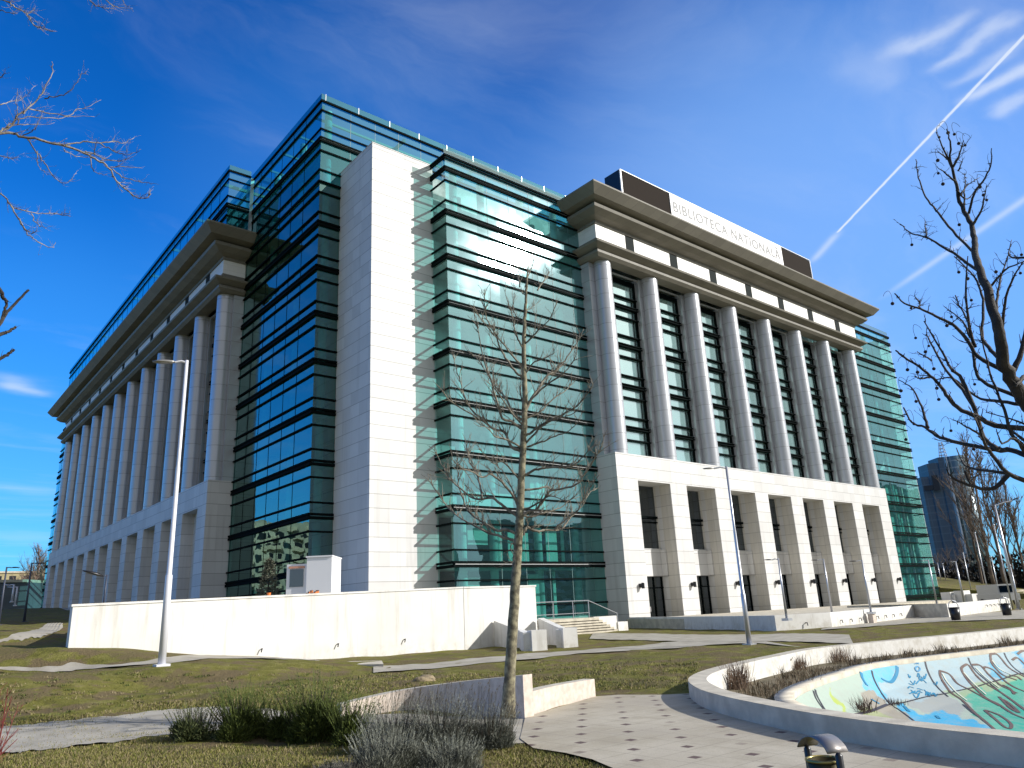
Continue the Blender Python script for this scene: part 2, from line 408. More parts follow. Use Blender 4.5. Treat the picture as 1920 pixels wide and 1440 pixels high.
def catmull(P, n=8, closed=False):
    P = [Vector(p) for p in P]; N = len(P); o = []
    rng_ = range(N) if closed else range(N-1)
    for i in rng_:
        a = P[(i-1) % N] if closed or i > 0 else P[0]*2-P[1]
        b = P[i]; c = P[(i+1) % N]; d = P[(i+2) % N] if closed or i+2 < N else P[-1]*2-P[-2]
        for k in range(n):
            t = k/n
            o.append(.5*((2*b)+(c-a)*t+(2*a-5*b+4*c-d)*t*t+(3*b-a-3*c+d)*t**3))
    if not closed: o.append(P[-1])
    return o
# basin outline (outer top edge of its wall), counter-clockwise seen from above
BO = [(10.3, 1.5), (10.66, 3.62), (10.85, 4.9), (11.25, 6.4), (11.85, 7.8), (12.6, 9.2), (13.5, 10.45), (15.0, 11.85), (16.9, 12.85), (19.4, 13.6), (22.0, 14.15), (25.4, 14.7),
      (29.8, 14.05), (34, 13.2), (39.3, 12.4), (48, 11), (58, 6), (60, -4), (48, -13), (30, -15), (16, -10), (11.2, -3)]
BOs = [Vector((p.x, p.y, 0)) for p in catmull([Vector((a, b, 0)) for a, b in BO], 12, True)]
def area(P): return sum(P[i].x*P[(i+1)%len(P)].y-P[(i+1)%len(P)].x*P[i].y for i in range(len(P)))/2
if area(BOs) < 0: BOs.reverse()
def offset(P, d):           # inward offset of a ccw loop
    o = []; N = len(P)
    for i in range(N):
        t = (P[(i+1) % N]-P[(i-1) % N]).normalized(); o.append(P[i]+Vector((-t.y, t.x, 0))*d)
    return o
def inside_np(x, y, poly):
    r = np.zeros(x.shape, bool); n = len(poly)
    for i in range(n):
        x0, y0, x1, y1 = poly[i].x, poly[i].y, poly[(i+1)%n].x, poly[(i+1)%n].y
        if y0 == y1: continue
        c = ((y0 > y) != (y1 > y)) & (x < (x1-x0)*(y-y0)/(y1-y0)+x0); r ^= c
    return r
rr = [.0]+list(np.geomspace(.6, 5, 22))+list(np.geomspace(5, 70, 190)[1:])+list(np.geomspace(70, 6000, 50)[1:])
tt = np.concatenate([np.linspace(R_(-2), R_(90), 420), np.linspace(R_(90), R_(358), 90)[1:-1]])   # azimuth from +Y towards +X
RR, TT = np.meshgrid(np.array(rr), tt, indexing='ij')
GX, GY = RR*np.sin(TT), RR*np.cos(TT)
GZ = hgt_np(GX, GY)
GZ += (RR > 3)*.03*np.sin(GX*2.1+np.sin(GY*1.7)*1.3)*np.cos(GY*1.6+GX*.6)*(RR < 60)
pin = inside_np(GX, GY, offset(BOs, .08)); GZ[pin] = -3.2
nr, ntt = GX.shape
gv = np.stack([GX, GY, GZ], -1).reshape(-1, 3)
gf = []
for i in range(nr-1):
    for j in range(ntt):
        a = i*ntt+j; b = i*ntt+(j+1) % ntt
        gf.append((a, a+ntt, b+ntt, b))
def ground_fn(q, b):
    p = pos(q)
    n1 = q.noise(p, .35, 6, .6); n2 = q.noise(p, 2.3, 7, .65); n3 = q.noise(p, 38, 3, .6); n4 = q.noise(p, .9, 5, .6)
    c = q.ramp(n2, [(.25, (.09, .078, .024)), (.42, (.145, .138, .030)), (.55, (.195, .182, .046)), (.68, (.25, .22, .08)), (.82, (.31, .25, .14))])
    br = q.mix(n3, (.10, .072, .04, 1), (.23, .17, .10, 1))
    c = q.mix(q.rng(n4, .46, .56, 0, .85), c, br)
    c = q.mix(q.rng(n1, .40, .7, 0, .45), c, (.10, .105, .028, 1))
    c = q.mix(q.rng(n3, .45, .75, 0, .3), c, (.05, .045, .018, 1))
    sp_ = q.noise(p, 7, 2, .5); c = q.mix(q.rng(sp_, .73, .77, 0, .8), c, (.33, .27, .17, 1))
    q.put(b.inputs['Base Color'], c)
    bm = q.n('ShaderNodeBump'); bm.inputs['Strength'].default_value = .9; bm.inputs['Distance'].default_value = .06
    q.put(bm.inputs['Height'], q.m('ADD', q.noise(p, 12, 6, .7), q.m('MULTIPLY', n2, 1.2))); q.put(b.inputs['Normal'], bm.outputs[0])
M_grass = mat('lawn', (.08, .08, .02), .95, spec=.1, fn=ground_fn)
me = bpy.data.meshes.new('ground'); me.from_pydata(gv.tolist(), [], gf); me.materials.append(M_grass)
me.polygons.foreach_set('use_smooth', [True]*len(me.polygons))
go = bpy.data.objects.new('ground', me); COL.objects.link(go); struct(go)

M_path = mat('path_asphalt', (.36, .34, .30), .9, fn=varied((.30, .27, .21), (.42, .385, .31), 1.4, .3, .7, bump=.3, bscale=60))
def strip(name, A, B, m_, lift=.03, nx=6):
    A = catmull([on_ground(*p) if len(p) == 2 else Vector(p) for p in A], 24); B = catmull([on_ground(*p) if len(p) == 2 else Vector(p) for p in B], 24)
    k = MB(); N = min(len(A), len(B)); V = []
    for i in range(N):
        for j in range(nx+1):
            rg_ = (.10+.004*A[i].length)*(math.sin(i*.31+j)*.6+math.sin(i*.83+j*2)*.4)/max((B[i]-A[i]).length, .5)
            p = A[i].lerp(B[i], j/nx+(rg_ if j in (0, nx) else 0)); V.append((p.x, p.y, hgt(p.x, p.y)+lift))
    k.v = V
    for i in range(N-1):
        for j in range(nx):
            a = i*(nx+1)+j; k.f.append((a, a+1, a+nx+2, a+nx+1))
    o = k.build(name, m_); struct(o); return o
strip('path', [(20,1259),(150,1258),(300,1246),(440,1236),(530,1237),(600,1240)], [(-40,1250),(130,1248),(300,1237),(440,1229),(500,1229),(560,1236)], M_path)
strip('path', [(700,1263),(900,1246),(1100,1226),(1250,1217),(1400,1207),(1500,1214)], [(700,1251),(870,1238),(1000,1226),(1180,1213),(1290,1202),(1400,1199)], M_path, .028)
strip('path', [(1105,1199),(1180,1201),(1290,1204),(1400,1205),(1480,1204),(1600,1208)], [(1112,1188),(1220,1189),(1300,1191),(1400,1191),(1500,1189),(1592,1191)], M_path, .036)
strip('path', [(-300,1450),(0,1417),(60,1411),(200,1395),(330,1379),(500,1372),(700,1380),(990,1400)], [(-300,1400),(0,1367),(100,1356),(200,1346),(335,1331),(480,1330),(640,1344),(985,1346)], M_path, .03)
strip('path', [(-30,1206),(20,1202),(60,1197),(95,1189),(118,1177)], [(-30,1202),(20,1193),(60,1183),(85,1172),(112,1168)], M_path, .03)
strip('path', [(1540,1182),(1640,1175),(1720,1169),(1800,1165),(1920,1161),(2000,1156)], [(1540,1180),(1637,1168),(1720,1157),(1800,1153),(1960,1141)], M_path, .03)

def plaza_fn(q, b):
    p = pos(q); sp = q.n('ShaderNodeSeparateXYZ'); q.put(sp.inputs[0], p)
    a = R_(0); X0, Y0 = 11.34, 10.56
    # tile lattice along (1,1)/(1,-1)-ish rows measured on the pavement
    e1 = Vector((.583, .578)); e2 = Vector((.03, -1.08))
    det = e1.x*e2.y-e1.y*e2.x
    dx = q.m('SUBTRACT', sp.outputs[0], X0); dy = q.m('SUBTRACT', sp.outputs[1], Y0)
    u = q.m('DIVIDE', q.m('SUBTRACT', q.m('MULTIPLY', dx, e2.y), q.m('MULTIPLY', dy, e2.x)), det)
    v = q.m('DIVIDE', q.m('SUBTRACT', q.m('MULTIPLY', dy, e1.x), q.m('MULTIPLY', dx, e1.y)), det)
    ru = q.m('ROUND', u); rv = q.m('ROUND', v)
    fu = q.m('SUBTRACT', u, ru); fv = q.m('SUBTRACT', v, rv)
    ox = q.m('ADD', q.m('MULTIPLY', fu, e1.x), q.m('MULTIPLY', fv, e2.x)); oy = q.m('ADD', q.m('MULTIPLY', fu, e1.y), q.m('MULTIPLY', fv, e2.y))
    r1 = q.m('ABSOLUTE', ox); r2 = q.m('ABSOLUTE', oy)
    sq = q.m('LESS_THAN', q.m('MAXIMUM', r1, r2), .078)
    cc = q.n('ShaderNodeCombineXYZ'); q.put(cc.inputs[0], ru); q.put(cc.inputs[1], rv)
    wn = q.n('ShaderNodeTexWhiteNoise', noise_dimensions='2D'); q.put(wn.inputs['Vector'], cc.outputs[0])
    sq = q.m('MULTIPLY', sq, q.rng(wn.outputs['Value'], .1, .35, .35, .92))
    # fine joints
    d1 = sp.outputs[0]; d2 = sp.outputs[1]
    j = q.m('MAXIMUM', q.m('LESS_THAN', q.m('FRACT', q.m('DIVIDE', d1, .58)), .025), q.m('LESS_THAN', q.m('FRACT', q.m('DIVIDE', d2, .58)), .025))
    n1 = q.noise(p, 1.1, 6, .6); n2 = q.noise(p, 60, 3)
    c = q.mix(q.rng(n1, .3, .7), (.38, .33, .24, 1), (.53, .475, .365, 1)); c = q.mix(q.rng(n2, .3, .7, 0, .25), c, (.18, .16, .13, 1))
    c = q.mix(q.m('MULTIPLY', j, .5), c, (.15, .13, .11, 1))
    c = q.mix(q.rng(q.noise(p, .55, 7, .7), .5, .72, 0, .5), c, (.25,.21,.16,1)); c = q.mix(q.rng(q.noise(p, 3.3, 6, .7), .6, .75, 0, .45), c, (.62,.58,.48,1))
    c = q.mix(sq, c, (.08, .04, .04, 1))
    q.put(b.inputs['Base Color'], c)
M_plaza = mat('plaza_tiles', (.4, .37, .33), .8, fn=plaza_fn)
pz = MB()
pl_pts = [(985,1344),(1117,1306),(1160,1303),(1240,1303),(1303,1300)]
pw = [at_z(*p, -.33) for p in pl_pts] + [Vector((14.6,11.5,0)),Vector((13.2,10.0,0)),Vector((12.3,8.5,0)),Vector((11.6,7,0)),Vector((11.3,5,0)),Vector((11.1,3,0)),Vector((10.8,0,0)),Vector((11.6,-3,0)),Vector((16,-9,0)),
      Vector((14,-16,0)),Vector((5,-16,0)),Vector((5,-6,0)),Vector((6.6,0,0)),Vector((7.3,3,0)),Vector((7.6,5,0))] + [at_z(*p, -.33) for p in ((1150,1441),(1110,1424),(1060,1412),(1000,1403),(975,1385))]
pz.v = [(p.x, p.y, -.325) for p in pw]; pz.f = [tuple(range(len(pw)))[::-1]]
struct(pz.build('plaza', M_plaza))
import bmesh

print('T terrain', time.time()-T0)
# ------------------------------------------------------------------ library building
B = thing('library_building', 'huge library with white stone podium, teal glass curtain walls and tall round columns', 'library')
X1, X2, Y1 = 46.85, 96.2, 42.14          # front podium
XL, YL1, YL2 = 21.86, 68.14, 143.9       # left podium
XM, YM = 24.07, 51.94                     # main glass block
YW, XW = 43.4, 23.12                      # walls behind the columns
PT = 14.16
OPX = [(49.41+6.65*k, 53.74+6.65*k) for k in range(7)]
OPY = [(70.45+6.65*k, 74.75+6.65*k) for k in range(11)]

# podium, front
p = MB()
edges = [X1]+[e for o in OPX for e in o]+[X2]
for i in range(0, len(edges), 2): p.box(edges[i], edges[i+1], Y1, 44.42, -.3, 11.9)
p.box(X1, X2, Y1, 44.42, 11.9, PT)
p.box(X1+.02, X2-.02, 44.424, 51.8, -.3, PT-.3)
p.build('podium', M_stone, B)
for a, b_ in OPX:
    q = MB(); q.box(a+.003, b_-.003, 43.85, 44.1, 4.0, 6.28); q.box(b_-.2, b_-.053, 43.3, 43.847, 4.0, 6.28)
    o = q.build('spandrel', M_stone, B)
    MB().box(a+.003, b_-.06, 43.8, 44.1, 6.285, 6.36).build('sill', M_lightline, o)
    # reveal facings with narrow panels
    MB().box(b_-.028, b_-.002, Y1+.06, 43.4, -.2, 11.88).box(b_-.03, b_-.002, 43.9, 44.1, 6.4, 11.88).box(b_-.05, b_-.03, Y1+.55, Y1+.62, -.2, 11.88).build('reveal', M_stone_j, B)
    w = MB().box(a+.01, b_-.035, 44.12, 44.15, 6.37, 11.89).build('window', M_gdark, B)
    f = MB(); f.box(a+.005, b_-.03, 43.9, 44.11, 9.0, 9.2); f.box(a+.005, b_-.03, 43.95, 44.11, 8.62, 8.72); f.box(a+.005, a+.1, 44.02, 44.11, 6.37, 11.88); f.box((a+b_)/2-.04, (a+b_)/2+.04, 44.02, 44.11, 6.37, 11.88)
    f.build('window_frame', M_black, w)
    d = MB().box(a+.01, b_-.035, 44.12, 44.15, 0.05, 3.99).build('door', M_gdark, B)
    f = MB(); 
    for xx in (a+.06, a+1.3, a+2.2, a+3.1, b_-.12): f.box(xx-.04, xx+.04, 44.03, 44.11, .05, 3.98)
    f.box(a+.005, b_-.03, 44.02, 44.11, 3.0, 3.1)
    f.build('door_frame', M_black, d)
    if a < 50: MB().box(a+.35, a+.55, 43.96, 44.02, .3, 3.0).box(a+.15, a+1.0, 43.96, 44.02, 2.75, 2.95).build('blue_door_bar', mat('blue_frame', (.02,.22,.42), .5), d)
    MB().box(a+1.26, a+1.34, 43.93, 44.0, 1.1, 1.5).box(a+2.16, a+2.24, 43.93, 44.0, 1.1, 1.5).build('door_handle', M_trim, d)
# wall lamps on the piers
for k in range(8):
    xx = 48.6+6.65*k if k else 48.45
    if k == 7: xx = 95.0
    q = MB().box(xx-.14, xx+.14, Y1-.3, Y1-.004, 3.05, 3.35).cyl(xx, Y1-.32, 2.95, 3.4, .13, n=12)
    q.build('wall_lamp', M_blackp, B)
# inside of the podium behind windows
MB().box(X1+.3, X2-.3, 47.0, 47.2, 0, 13.5).build('inner_wall', M_dark, B)

# podium, left
p = MB(); edges = [YL1]+[e for o in OPY for e in o]+[YL2]
for i in range(0, len(edges), 2): p.box(XL, 24.4, edges[i], edges[i+1], 2.5, 11.9)
p.box(XL, 24.4, YL1, YL2, 11.9, PT)
p.build('podium', M_stone, B)
for a, b_ in OPY:
    q = MB(); q.box(22.9, 23.9, a+.003, b_-.003, 2.5, 11.88); q.box(22.55, 22.897, a+1.5, a+2.4, 2.5, 11.88)
    q.build('recess_panel', M_stone_j, B)

# columns
cf = MB().cyl(0, 0, PT, 32.36, .81, n=40, cap=False).build('column', M_column, None, True, loc=None)
def place_col(x, y, first=[True]):
    if first[0]: c = cf; first[0] = False
    else: c = cf.copy(); COL.objects.link(c)
    c.parent = B; c.location = (x, y, 0); return c
for k in range(8): place_col(48.25+6.65*k, 42.98)
for k in range(12): place_col(22.7, 69.2+6.65*k)

# colonnade wall + bays
p = MB()
ed = [X1]+[e for k in range(7) for e in (49.55+6.65*k, 53.75+6.65*k)]+[X2]
for i in range(0, len(ed), 2): p.box(ed[i], ed[i+1], YW, 44.43, PT, 32.3)
p.build('colonnade_wall', M_column, B)
p = MB(); edl = [YL1]+[e for k in range(11) for e in (70.5+6.65*k, 74.7+6.65*k)]+[YL2]
for i in range(0, len(edl), 2): p.box(XW, 24.3, edl[i], edl[i+1], PT, 32.3)
p.build('colonnade_wall', M_column, B)
LED = []
for k in range(0, 11):
    z0 = 1.05+4*k
    LED.append((z0, 'thick')); LED.append((z0+1.0, 'thin')); LED.append((z0+2.87, 'thin'))
def bay(axis, a, b_, gl, top=32.1):
    """axis x: opening a..b_ along x in the plane y=YW;  axis y: along y in the plane x=XW"""
    B2 = (lambda u0, u1, d0, d1, z0, z1, mb: mb.box(u0, u1, YW+d0, YW+d1, z0, z1)) if axis == 'x' else (lambda u0, u1, d0, d1, z0, z1, mb: mb.box(XW+d0, XW+d1, u0, u1, z0, z1))
    w = B2(a+.01, b_-.01, .62, .65, PT, top, MB()).build('tall_window', gl, B)
    B2(a+.2, b_-.2, .9, .93, PT, top-.2, MB()).build('backing_panel', M_backing, w) if axis == 'x' else None  # pale panel added behind the front bay glass to brighten it
    fr = MB(); B2(a+.002, a+.09, -.07, 0.12, PT, top, fr); B2(b_-.09, b_-.002, -.07, .12, PT, top, fr); B2(a+.09, b_-.09, -.07, .12, top-.1, top-.003, fr)
    fr.build('trim', M_trim, w)
    fd = MB(); B2(a+.01, a+.12, .5, .61, PT, top-.1, fd); B2(b_-.3, b_-.01, .5, .61, PT, top-.1, fd); B2(a+.12, b_-.3, .5, .61, top-.6, top-.1, fd)
    B2(b_-.62, b_-.58, .56, .61, PT, top-.6, fd)
    fd.build('frame', M_black, w)
    ld = MB()
    for z, t in LED:
        if z < PT+.4 or z > 31: continue
        if t == 'thick':
            B2(a+.1, b_-.1, .22, .6, z+.06, z+.15, ld); B2(a+.1, b_-.1, .22, .6, z-.17, z-.08, ld)
        else: B2(a+.1, b_-.1, .28, .6, z-.05, z+.05, ld)
    ld.build('ledge', M_black, w)
for k in range(7): bay('x', 49.56+6.65*k, 53.74+6.65*k, M_gbay)
for k in range(11): bay('y', 70.51+6.65*k, 74.69+6.65*k, M_gleft)
# interior behind the bays
MB().box(X1+.3, X2-.3, 47.9, 48.0, PT, 38).build('inner_wall', M_inwall, B)
MB().box(27.4, 27.5, YL1+.4, YL2-.3, PT, 38).build('inner_wall', M_dark, B)

# entablature: mitred mouldings
def mould(name, path, prof, m_, corners):
    """path: function offset->list of xy points; prof: closed list of (offset, z)"""
    k = MB(); rows = [path(o) for o, z in prof]; n = len(rows[0]); Pn = len(prof)
    for r, (o, z) in zip(rows, prof):
        k.v += [(x, y, z) for x, y in r]
    for i in range(Pn):
        j = (i+1) % Pn
        for c in range(n-1): k.f.append((i*n+c, i*n+c+1, j*n+c+1, j*n+c))
    k.f.append(tuple(i*n for i in range(Pn))); k.f.append(tuple(i*n+n-1 for i in range(Pn))[::-1])
    return k.build(name, m_, B)
pf = lambda o: [(X1-o, 44.43), (X1-o, Y1-o), (X2+o, Y1-o), (X2+o, 44.43)]
plf = lambda o: [(24.05, YL1-o), (XL-o, YL1-o), (XL-o, YL2+o), (24.05, YL2+o)]
I = -1.0
crown = [(I, 38.15), (2.62, 38.15), (2.6, 38.02), (1.95, 37.28), (.98, 37.12), (.98, 36.98), (1.38, 36.86), (1.3, 36.6), (.75, 36.2), (.12, 36.02), (.1, 35.75), (I, 35.75)]
lower = [(I, 34.3), (.0, 34.3), (.15, 33.95), (.96, 33.55), (.9, 33.38), (.42, 33.1), (.22, 33.0), (.42, 32.85), (.4, 32.62), (.12, 32.35), (I, 32.35)]
friz = [(-.02, 35.745), (-.02, 34.305), (I, 34.305), (I, 35.745)]
for pth in (pf, plf):
    mould('crown_cornice', pth, crown[::-1], M_mould, 4)
    mould('lower_cornice', pth, lower[::-1], M_mould, 4)
    mould('frieze', pth, friz, M_frieze, 4)
for k in range(7): MB().box(50.95+6.65*k, 52.15+6.65*k, Y1+.0, Y1+.017, 34.31, 35.735).build('frieze_vent', M_dark, B)
for k in range(11): MB().box(XL+.0, XL+.017, 72+6.65*k, 73.2+6.65*k, 34.31, 35.735).build('frieze_vent', M_dark, B)
MB().box(X1+1, X2-1, Y1+1, 50, 37.9, 38.2).box(XL+1, 30, YL1+1, YL2-1, 37.7, 38.1).build('roof', M_mould, B)

# stone towers
MB().box(25.96, 31.75, 46.49, 51.93, 1, 38.4).box(25.93, 31.8, 46.46, 51.92, 38.4, 38.47).build('stone_tower', M_stone, B)
MB().box(112.1, 117.1, 46.49, 51.93, 0, 38.4).build('stone_tower', M_stone, B)
MB().box(31.75, 46.8, 47.9, 51.7, 1, 4).build('inner_wall', M_dark, B)

# curtain walls: each face gets a glass skin, its ledges and its joints
def face(name, axis, c, u0, u1, z0, z1, gl, outward=-1, jt=2.2, joff=0, ledge=.17, tophung=True, mull=M_black, zs=LED, ext0=0, ext1=0, low=None, zlow=9.1, split=False):
    """axis 'y': plane y=c spanning x u0..u1 ; axis 'x': plane x=c spanning y u0..u1; outward -1 or 1"""
    s = outward
    def BX(ua, ub, d0, d1, za, zb, mb):
        lo, hi = sorted((c+s*d0, c+s*d1))
        return mb.box(ua, ub, lo, hi, za, zb) if axis == 'y' else mb.box(lo, hi, ua, ub, za, zb)
    cw = bpy.data.objects.new(name, None); COL.objects.link(cw); cw.parent = B
    fl = sorted(set([z0]+[z for z, t in zs if t == 'thick' and z0 < z < z1]+[z1]))
    for a, b_ in zip(fl[:-1], fl[1:]):
        k = MB()
        if axis == 'y': k.quad((u0, c, a), (u1, c, a), (u1, c, b_), (u0, c, b_)) if s < 0 else k.quad((u1, c, a), (u0, c, a), (u0, c, b_), (u1, c, b_))
        else: k.quad((c, u1, a), (c, u0, a), (c, u0, b_), (c, u1, b_)) if s < 0 else k.quad((c, u0, a), (c, u1, a), (c, u1, b_), (c, u0, b_))
        k.build('glazing', low if (low and b_ <= zlow+.2) else gl, cw)
    ld = MB(); li = MB()
    for z, t in zs:
        if z <= z0+.3 or z >= z1-.15: continue
        if t == 'thick':
            lq = MB() if split else ld
            BX(u0-ext0, u1+ext1, .004, ledge, z+.06, z+.21, lq); BX(u0-ext0, u1+ext1, .004, ledge, z-.23, z-.03, lq)
            if split: BX(u0-ext0+.02, u1+ext1-.02, .004, .06, z-.03, z+.06, lq); lq.build('ledge', M_black, cw); BX(u0+.03, u1-.03, .064 if split else .004, .10, z-.025, z+.055, li)
        elif split: BX(u0-ext0, u1+ext1, .004, ledge*.8, z-.06, z+.06, MB()).build('ledge', M_black, cw)
        else: BX(u0-ext0, u1+ext1, .004, ledge*.8, z-.06, z+.06, ld)
    BX(u0-ext0, u1+ext1, .004, ledge, z1-.22, z1-.05, MB()).build('roof_edge', M_black, cw)
    if ld.v: ld.build('ledge', M_black, cw)
    if li.v: li.build('slab_edge', M_lightline if s < 0 and axis == 'y' else M_black, cw)
    mu = MB(); u = u0+joff+jt
    while u < u1-.2:
        BX(u-.02, u+.02, .003, .02, z0, z1-.2, mu); u += jt
    if mu.v: mu.build('mullion', mull, cw)
    return cw
M_joint = mat('glazing_joint', (.10, .2, .2), .5)
YB = 44.45
# the two front glass boxes
face('front_glass_box', 'y', YB, 31.62, X1+.5, 1.0, 38.45, M_gfront, -1, 2.4, 1.9, mull=M_joint, ext0=.15, low=M_glow, zlow=9.1, split=True)
face('front_glass_box', 'y', YB, X2-.1, 111.9, 0.4, 38.35, M_gfront, -1, 2.4, 0, mull=M_joint, ext1=.15, low=M_glow, zlow=17.1)
face('glass_box_side', 'x', 31.62, YB, 46.48, 1.0, 38.45, M_gbox, -1, 5, 0, ext0=.15)
face('glass_box_side', 'x', 111.9, YB, 46.48, 1.0, 38.35, M_gbox, 1, 5, 0, ext0=.15)
# main block
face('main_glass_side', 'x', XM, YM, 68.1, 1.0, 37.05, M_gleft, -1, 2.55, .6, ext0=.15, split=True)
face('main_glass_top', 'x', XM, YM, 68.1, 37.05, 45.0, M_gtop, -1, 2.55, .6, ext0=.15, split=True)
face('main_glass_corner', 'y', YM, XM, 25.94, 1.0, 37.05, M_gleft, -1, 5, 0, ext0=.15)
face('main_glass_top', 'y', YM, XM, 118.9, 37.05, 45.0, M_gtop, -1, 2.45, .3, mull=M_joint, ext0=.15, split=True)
# attic over the left colonnade
XA = 21.5
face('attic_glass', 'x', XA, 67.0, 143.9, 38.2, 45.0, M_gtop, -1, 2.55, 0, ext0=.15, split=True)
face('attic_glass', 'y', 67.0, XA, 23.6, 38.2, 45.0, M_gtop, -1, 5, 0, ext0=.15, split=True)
# left far box
face('left_glass_box', 'x', 23.9, 144.0, 159, 3, 38.3, M_gfront, -1, 2.5, 0)
face('left_glass_box', 'y', 158.9, 23.9, 40, 3, 38.3, M_gfront, 1, 2.5, 0)
# floors, beams and rooms behind the glass
k = MB(); kc = MB()
for i in range(0, 9):
    z = 1.05+4*i
    k.box(31.75, 46.75, 44.6, 47.8, z-.28, z+.05); k.box(X2+.1, 111.8, 44.6, 51.8, z-.28, z+.05)
    k.box(24.2, 25.9, 52.1, 67.9, z-.28, z+.05); k.box(25.95, 30, 52.1, 67.9, z-.28, z+.05)
    k.box(24.0, 30, 144.1, 158.8, z-.28, z+.05)
    if i > 3: k.box(X1+.35, X2-.35, 44.7, 47.8, z-.3, z); k.box(24.35, 27.3, YL1+.4, YL2-.4, z-.3, z)
k.box(24.2, 118.5, 52.1, 75, 40.75, 41.05); k.box(24.2, 118.5, 52.1, 75, 36.8, 37.1)
k.box(XA+.15, 30, 67.2, 143.7, 40.75, 41.05)
k.build('floor_slab', M_slab, B)
MB().box(31.75, 46.7, 47.8, 47.88, 8.9, 38.3).build('inner_wall', M_inwall, B)
MB().box(31.75, 46.7, 47.8, 47.88, 4.1, 8.7).build('inner_wall', M_dark, B)
M_part = mat('pale_partition', (.6,.68,.62), .8)
for x0, x1, z0, z1 in ((32.6,33.3,5.4,8.6),(34.0,35.9,6.6,8.6),(36.9,37.3,5.4,8.6),(37.9,40.0,5.4,7.6),(41.9,43.1,5.4,8.6),(43.6,43.9,5.4,8.6),(33.2,35.0,1.4,4.2),(36.4,36.8,1.2,4.6),(39.8,40.9,1.2,4.4),(42.4,42.7,1.2,4.6),(34,38.6,9.4,10.6),(40.5,42.2,9.4,12)):
    MB().box(x0, x1, 46.0, 46.08, z0, z1).build('inner_partition', M_part, B)
for x0, x1 in ((100.2,101.4),(103.8,104.3),(105.6,106.9),(108.6,109.1),(110,111)):
    MB().box(x0, x1, 46.2, 46.3, 1.3, 16.8).build('inner_partition', M_part, B)
MB().box(X2+.1, 111.8, 48.0, 48.1, 16, 38.3).build('inner_wall', M_inwall, B)
MB().box(X2+.1, 111.8, 51.8, 51.9, 0.4, 15.9).build('inner_wall', M_dark, B)
MB().box(30, 30.1, 52.1, 68, 1, 36.7).build('inner_wall', M_dark, B)
MB().box(30, 30.1, 144, 158.8, 3, 38).build('inner_wall', M_inwall, B)
for x, y, za, zb in [(33.2, 45.6, 1, 38.2), (36.6, 46.2, 1, 38.2), (41.2, 46.2, 1, 38.2), (45.4, 46.2, 1, 38.2), (98, 45.8, 1, 38), (102.5, 46, 1, 38), (107, 46, 1, 38), (110.6, 45.7, 1, 38), (25.3, 53.2, 1, 45), (25.6, 59, 1, 45), (25.6, 65, 1, 45)]:
    MB().cyl(x, y, za, zb, .33, n=16).build('inner_column', M_inwall, B)
# glass roof of the main block: thin frames and beams
k = MB()
for i in range(12): k.box(24.2+8.2*i, 24.4+8.2*i, 52.1, 90, 44.3, 44.6)
for i in range(8): k.box(24.4, 118, 53.8+3.4*i, 53.95+3.4*i, 44.35, 44.55)
for i in range(9): k.box(XA+.2, 30, 69+8.6*i, 69.2+8.6*i, 44.3, 44.6)
k.build('roof_beam', M_beam, B)
MB().box(30.2, 118, 68.5, 95, 1, 40.7).build('inner_wall', M_dark, B)
# glass parapets
k = MB(); k.box(XM-.1, 118.9, YM-.12, YM-.09, 45.0, 45.55); k.box(XM-.13, XM-.1, YM-.12, 68.1, 45.0, 45.55); k.box(XA-.1, XA-.07, 67, 143.9, 45, 45.5); k.box(XA-.07, 23.6, 66.9, 66.93, 45, 45.5)
k.build('parapet', M_gtop, B)
MB().box(31.5, X1+.5, YB-.02, YB+.01, 38.5, 39.0).build('parapet', M_gbox, B); MB().box(X2, 111.9, YB-.02, YB+.01, 38.5, 39.0).build('parapet', M_gbox, B)
k = MB()
for i in range(30): k.box(24.3+3.2*i, 24.34+3.2*i, YM-.16, YM-.12, 44.9, 45.6)
k.build('parapet_post', M_trim, B)
# bright service strip between the main block and the attic
k = MB(); k.box(23.65, 24.0, 67.05, 68.1, 38.2, 44.9)
k.build('service_shaft', M_trim, B)

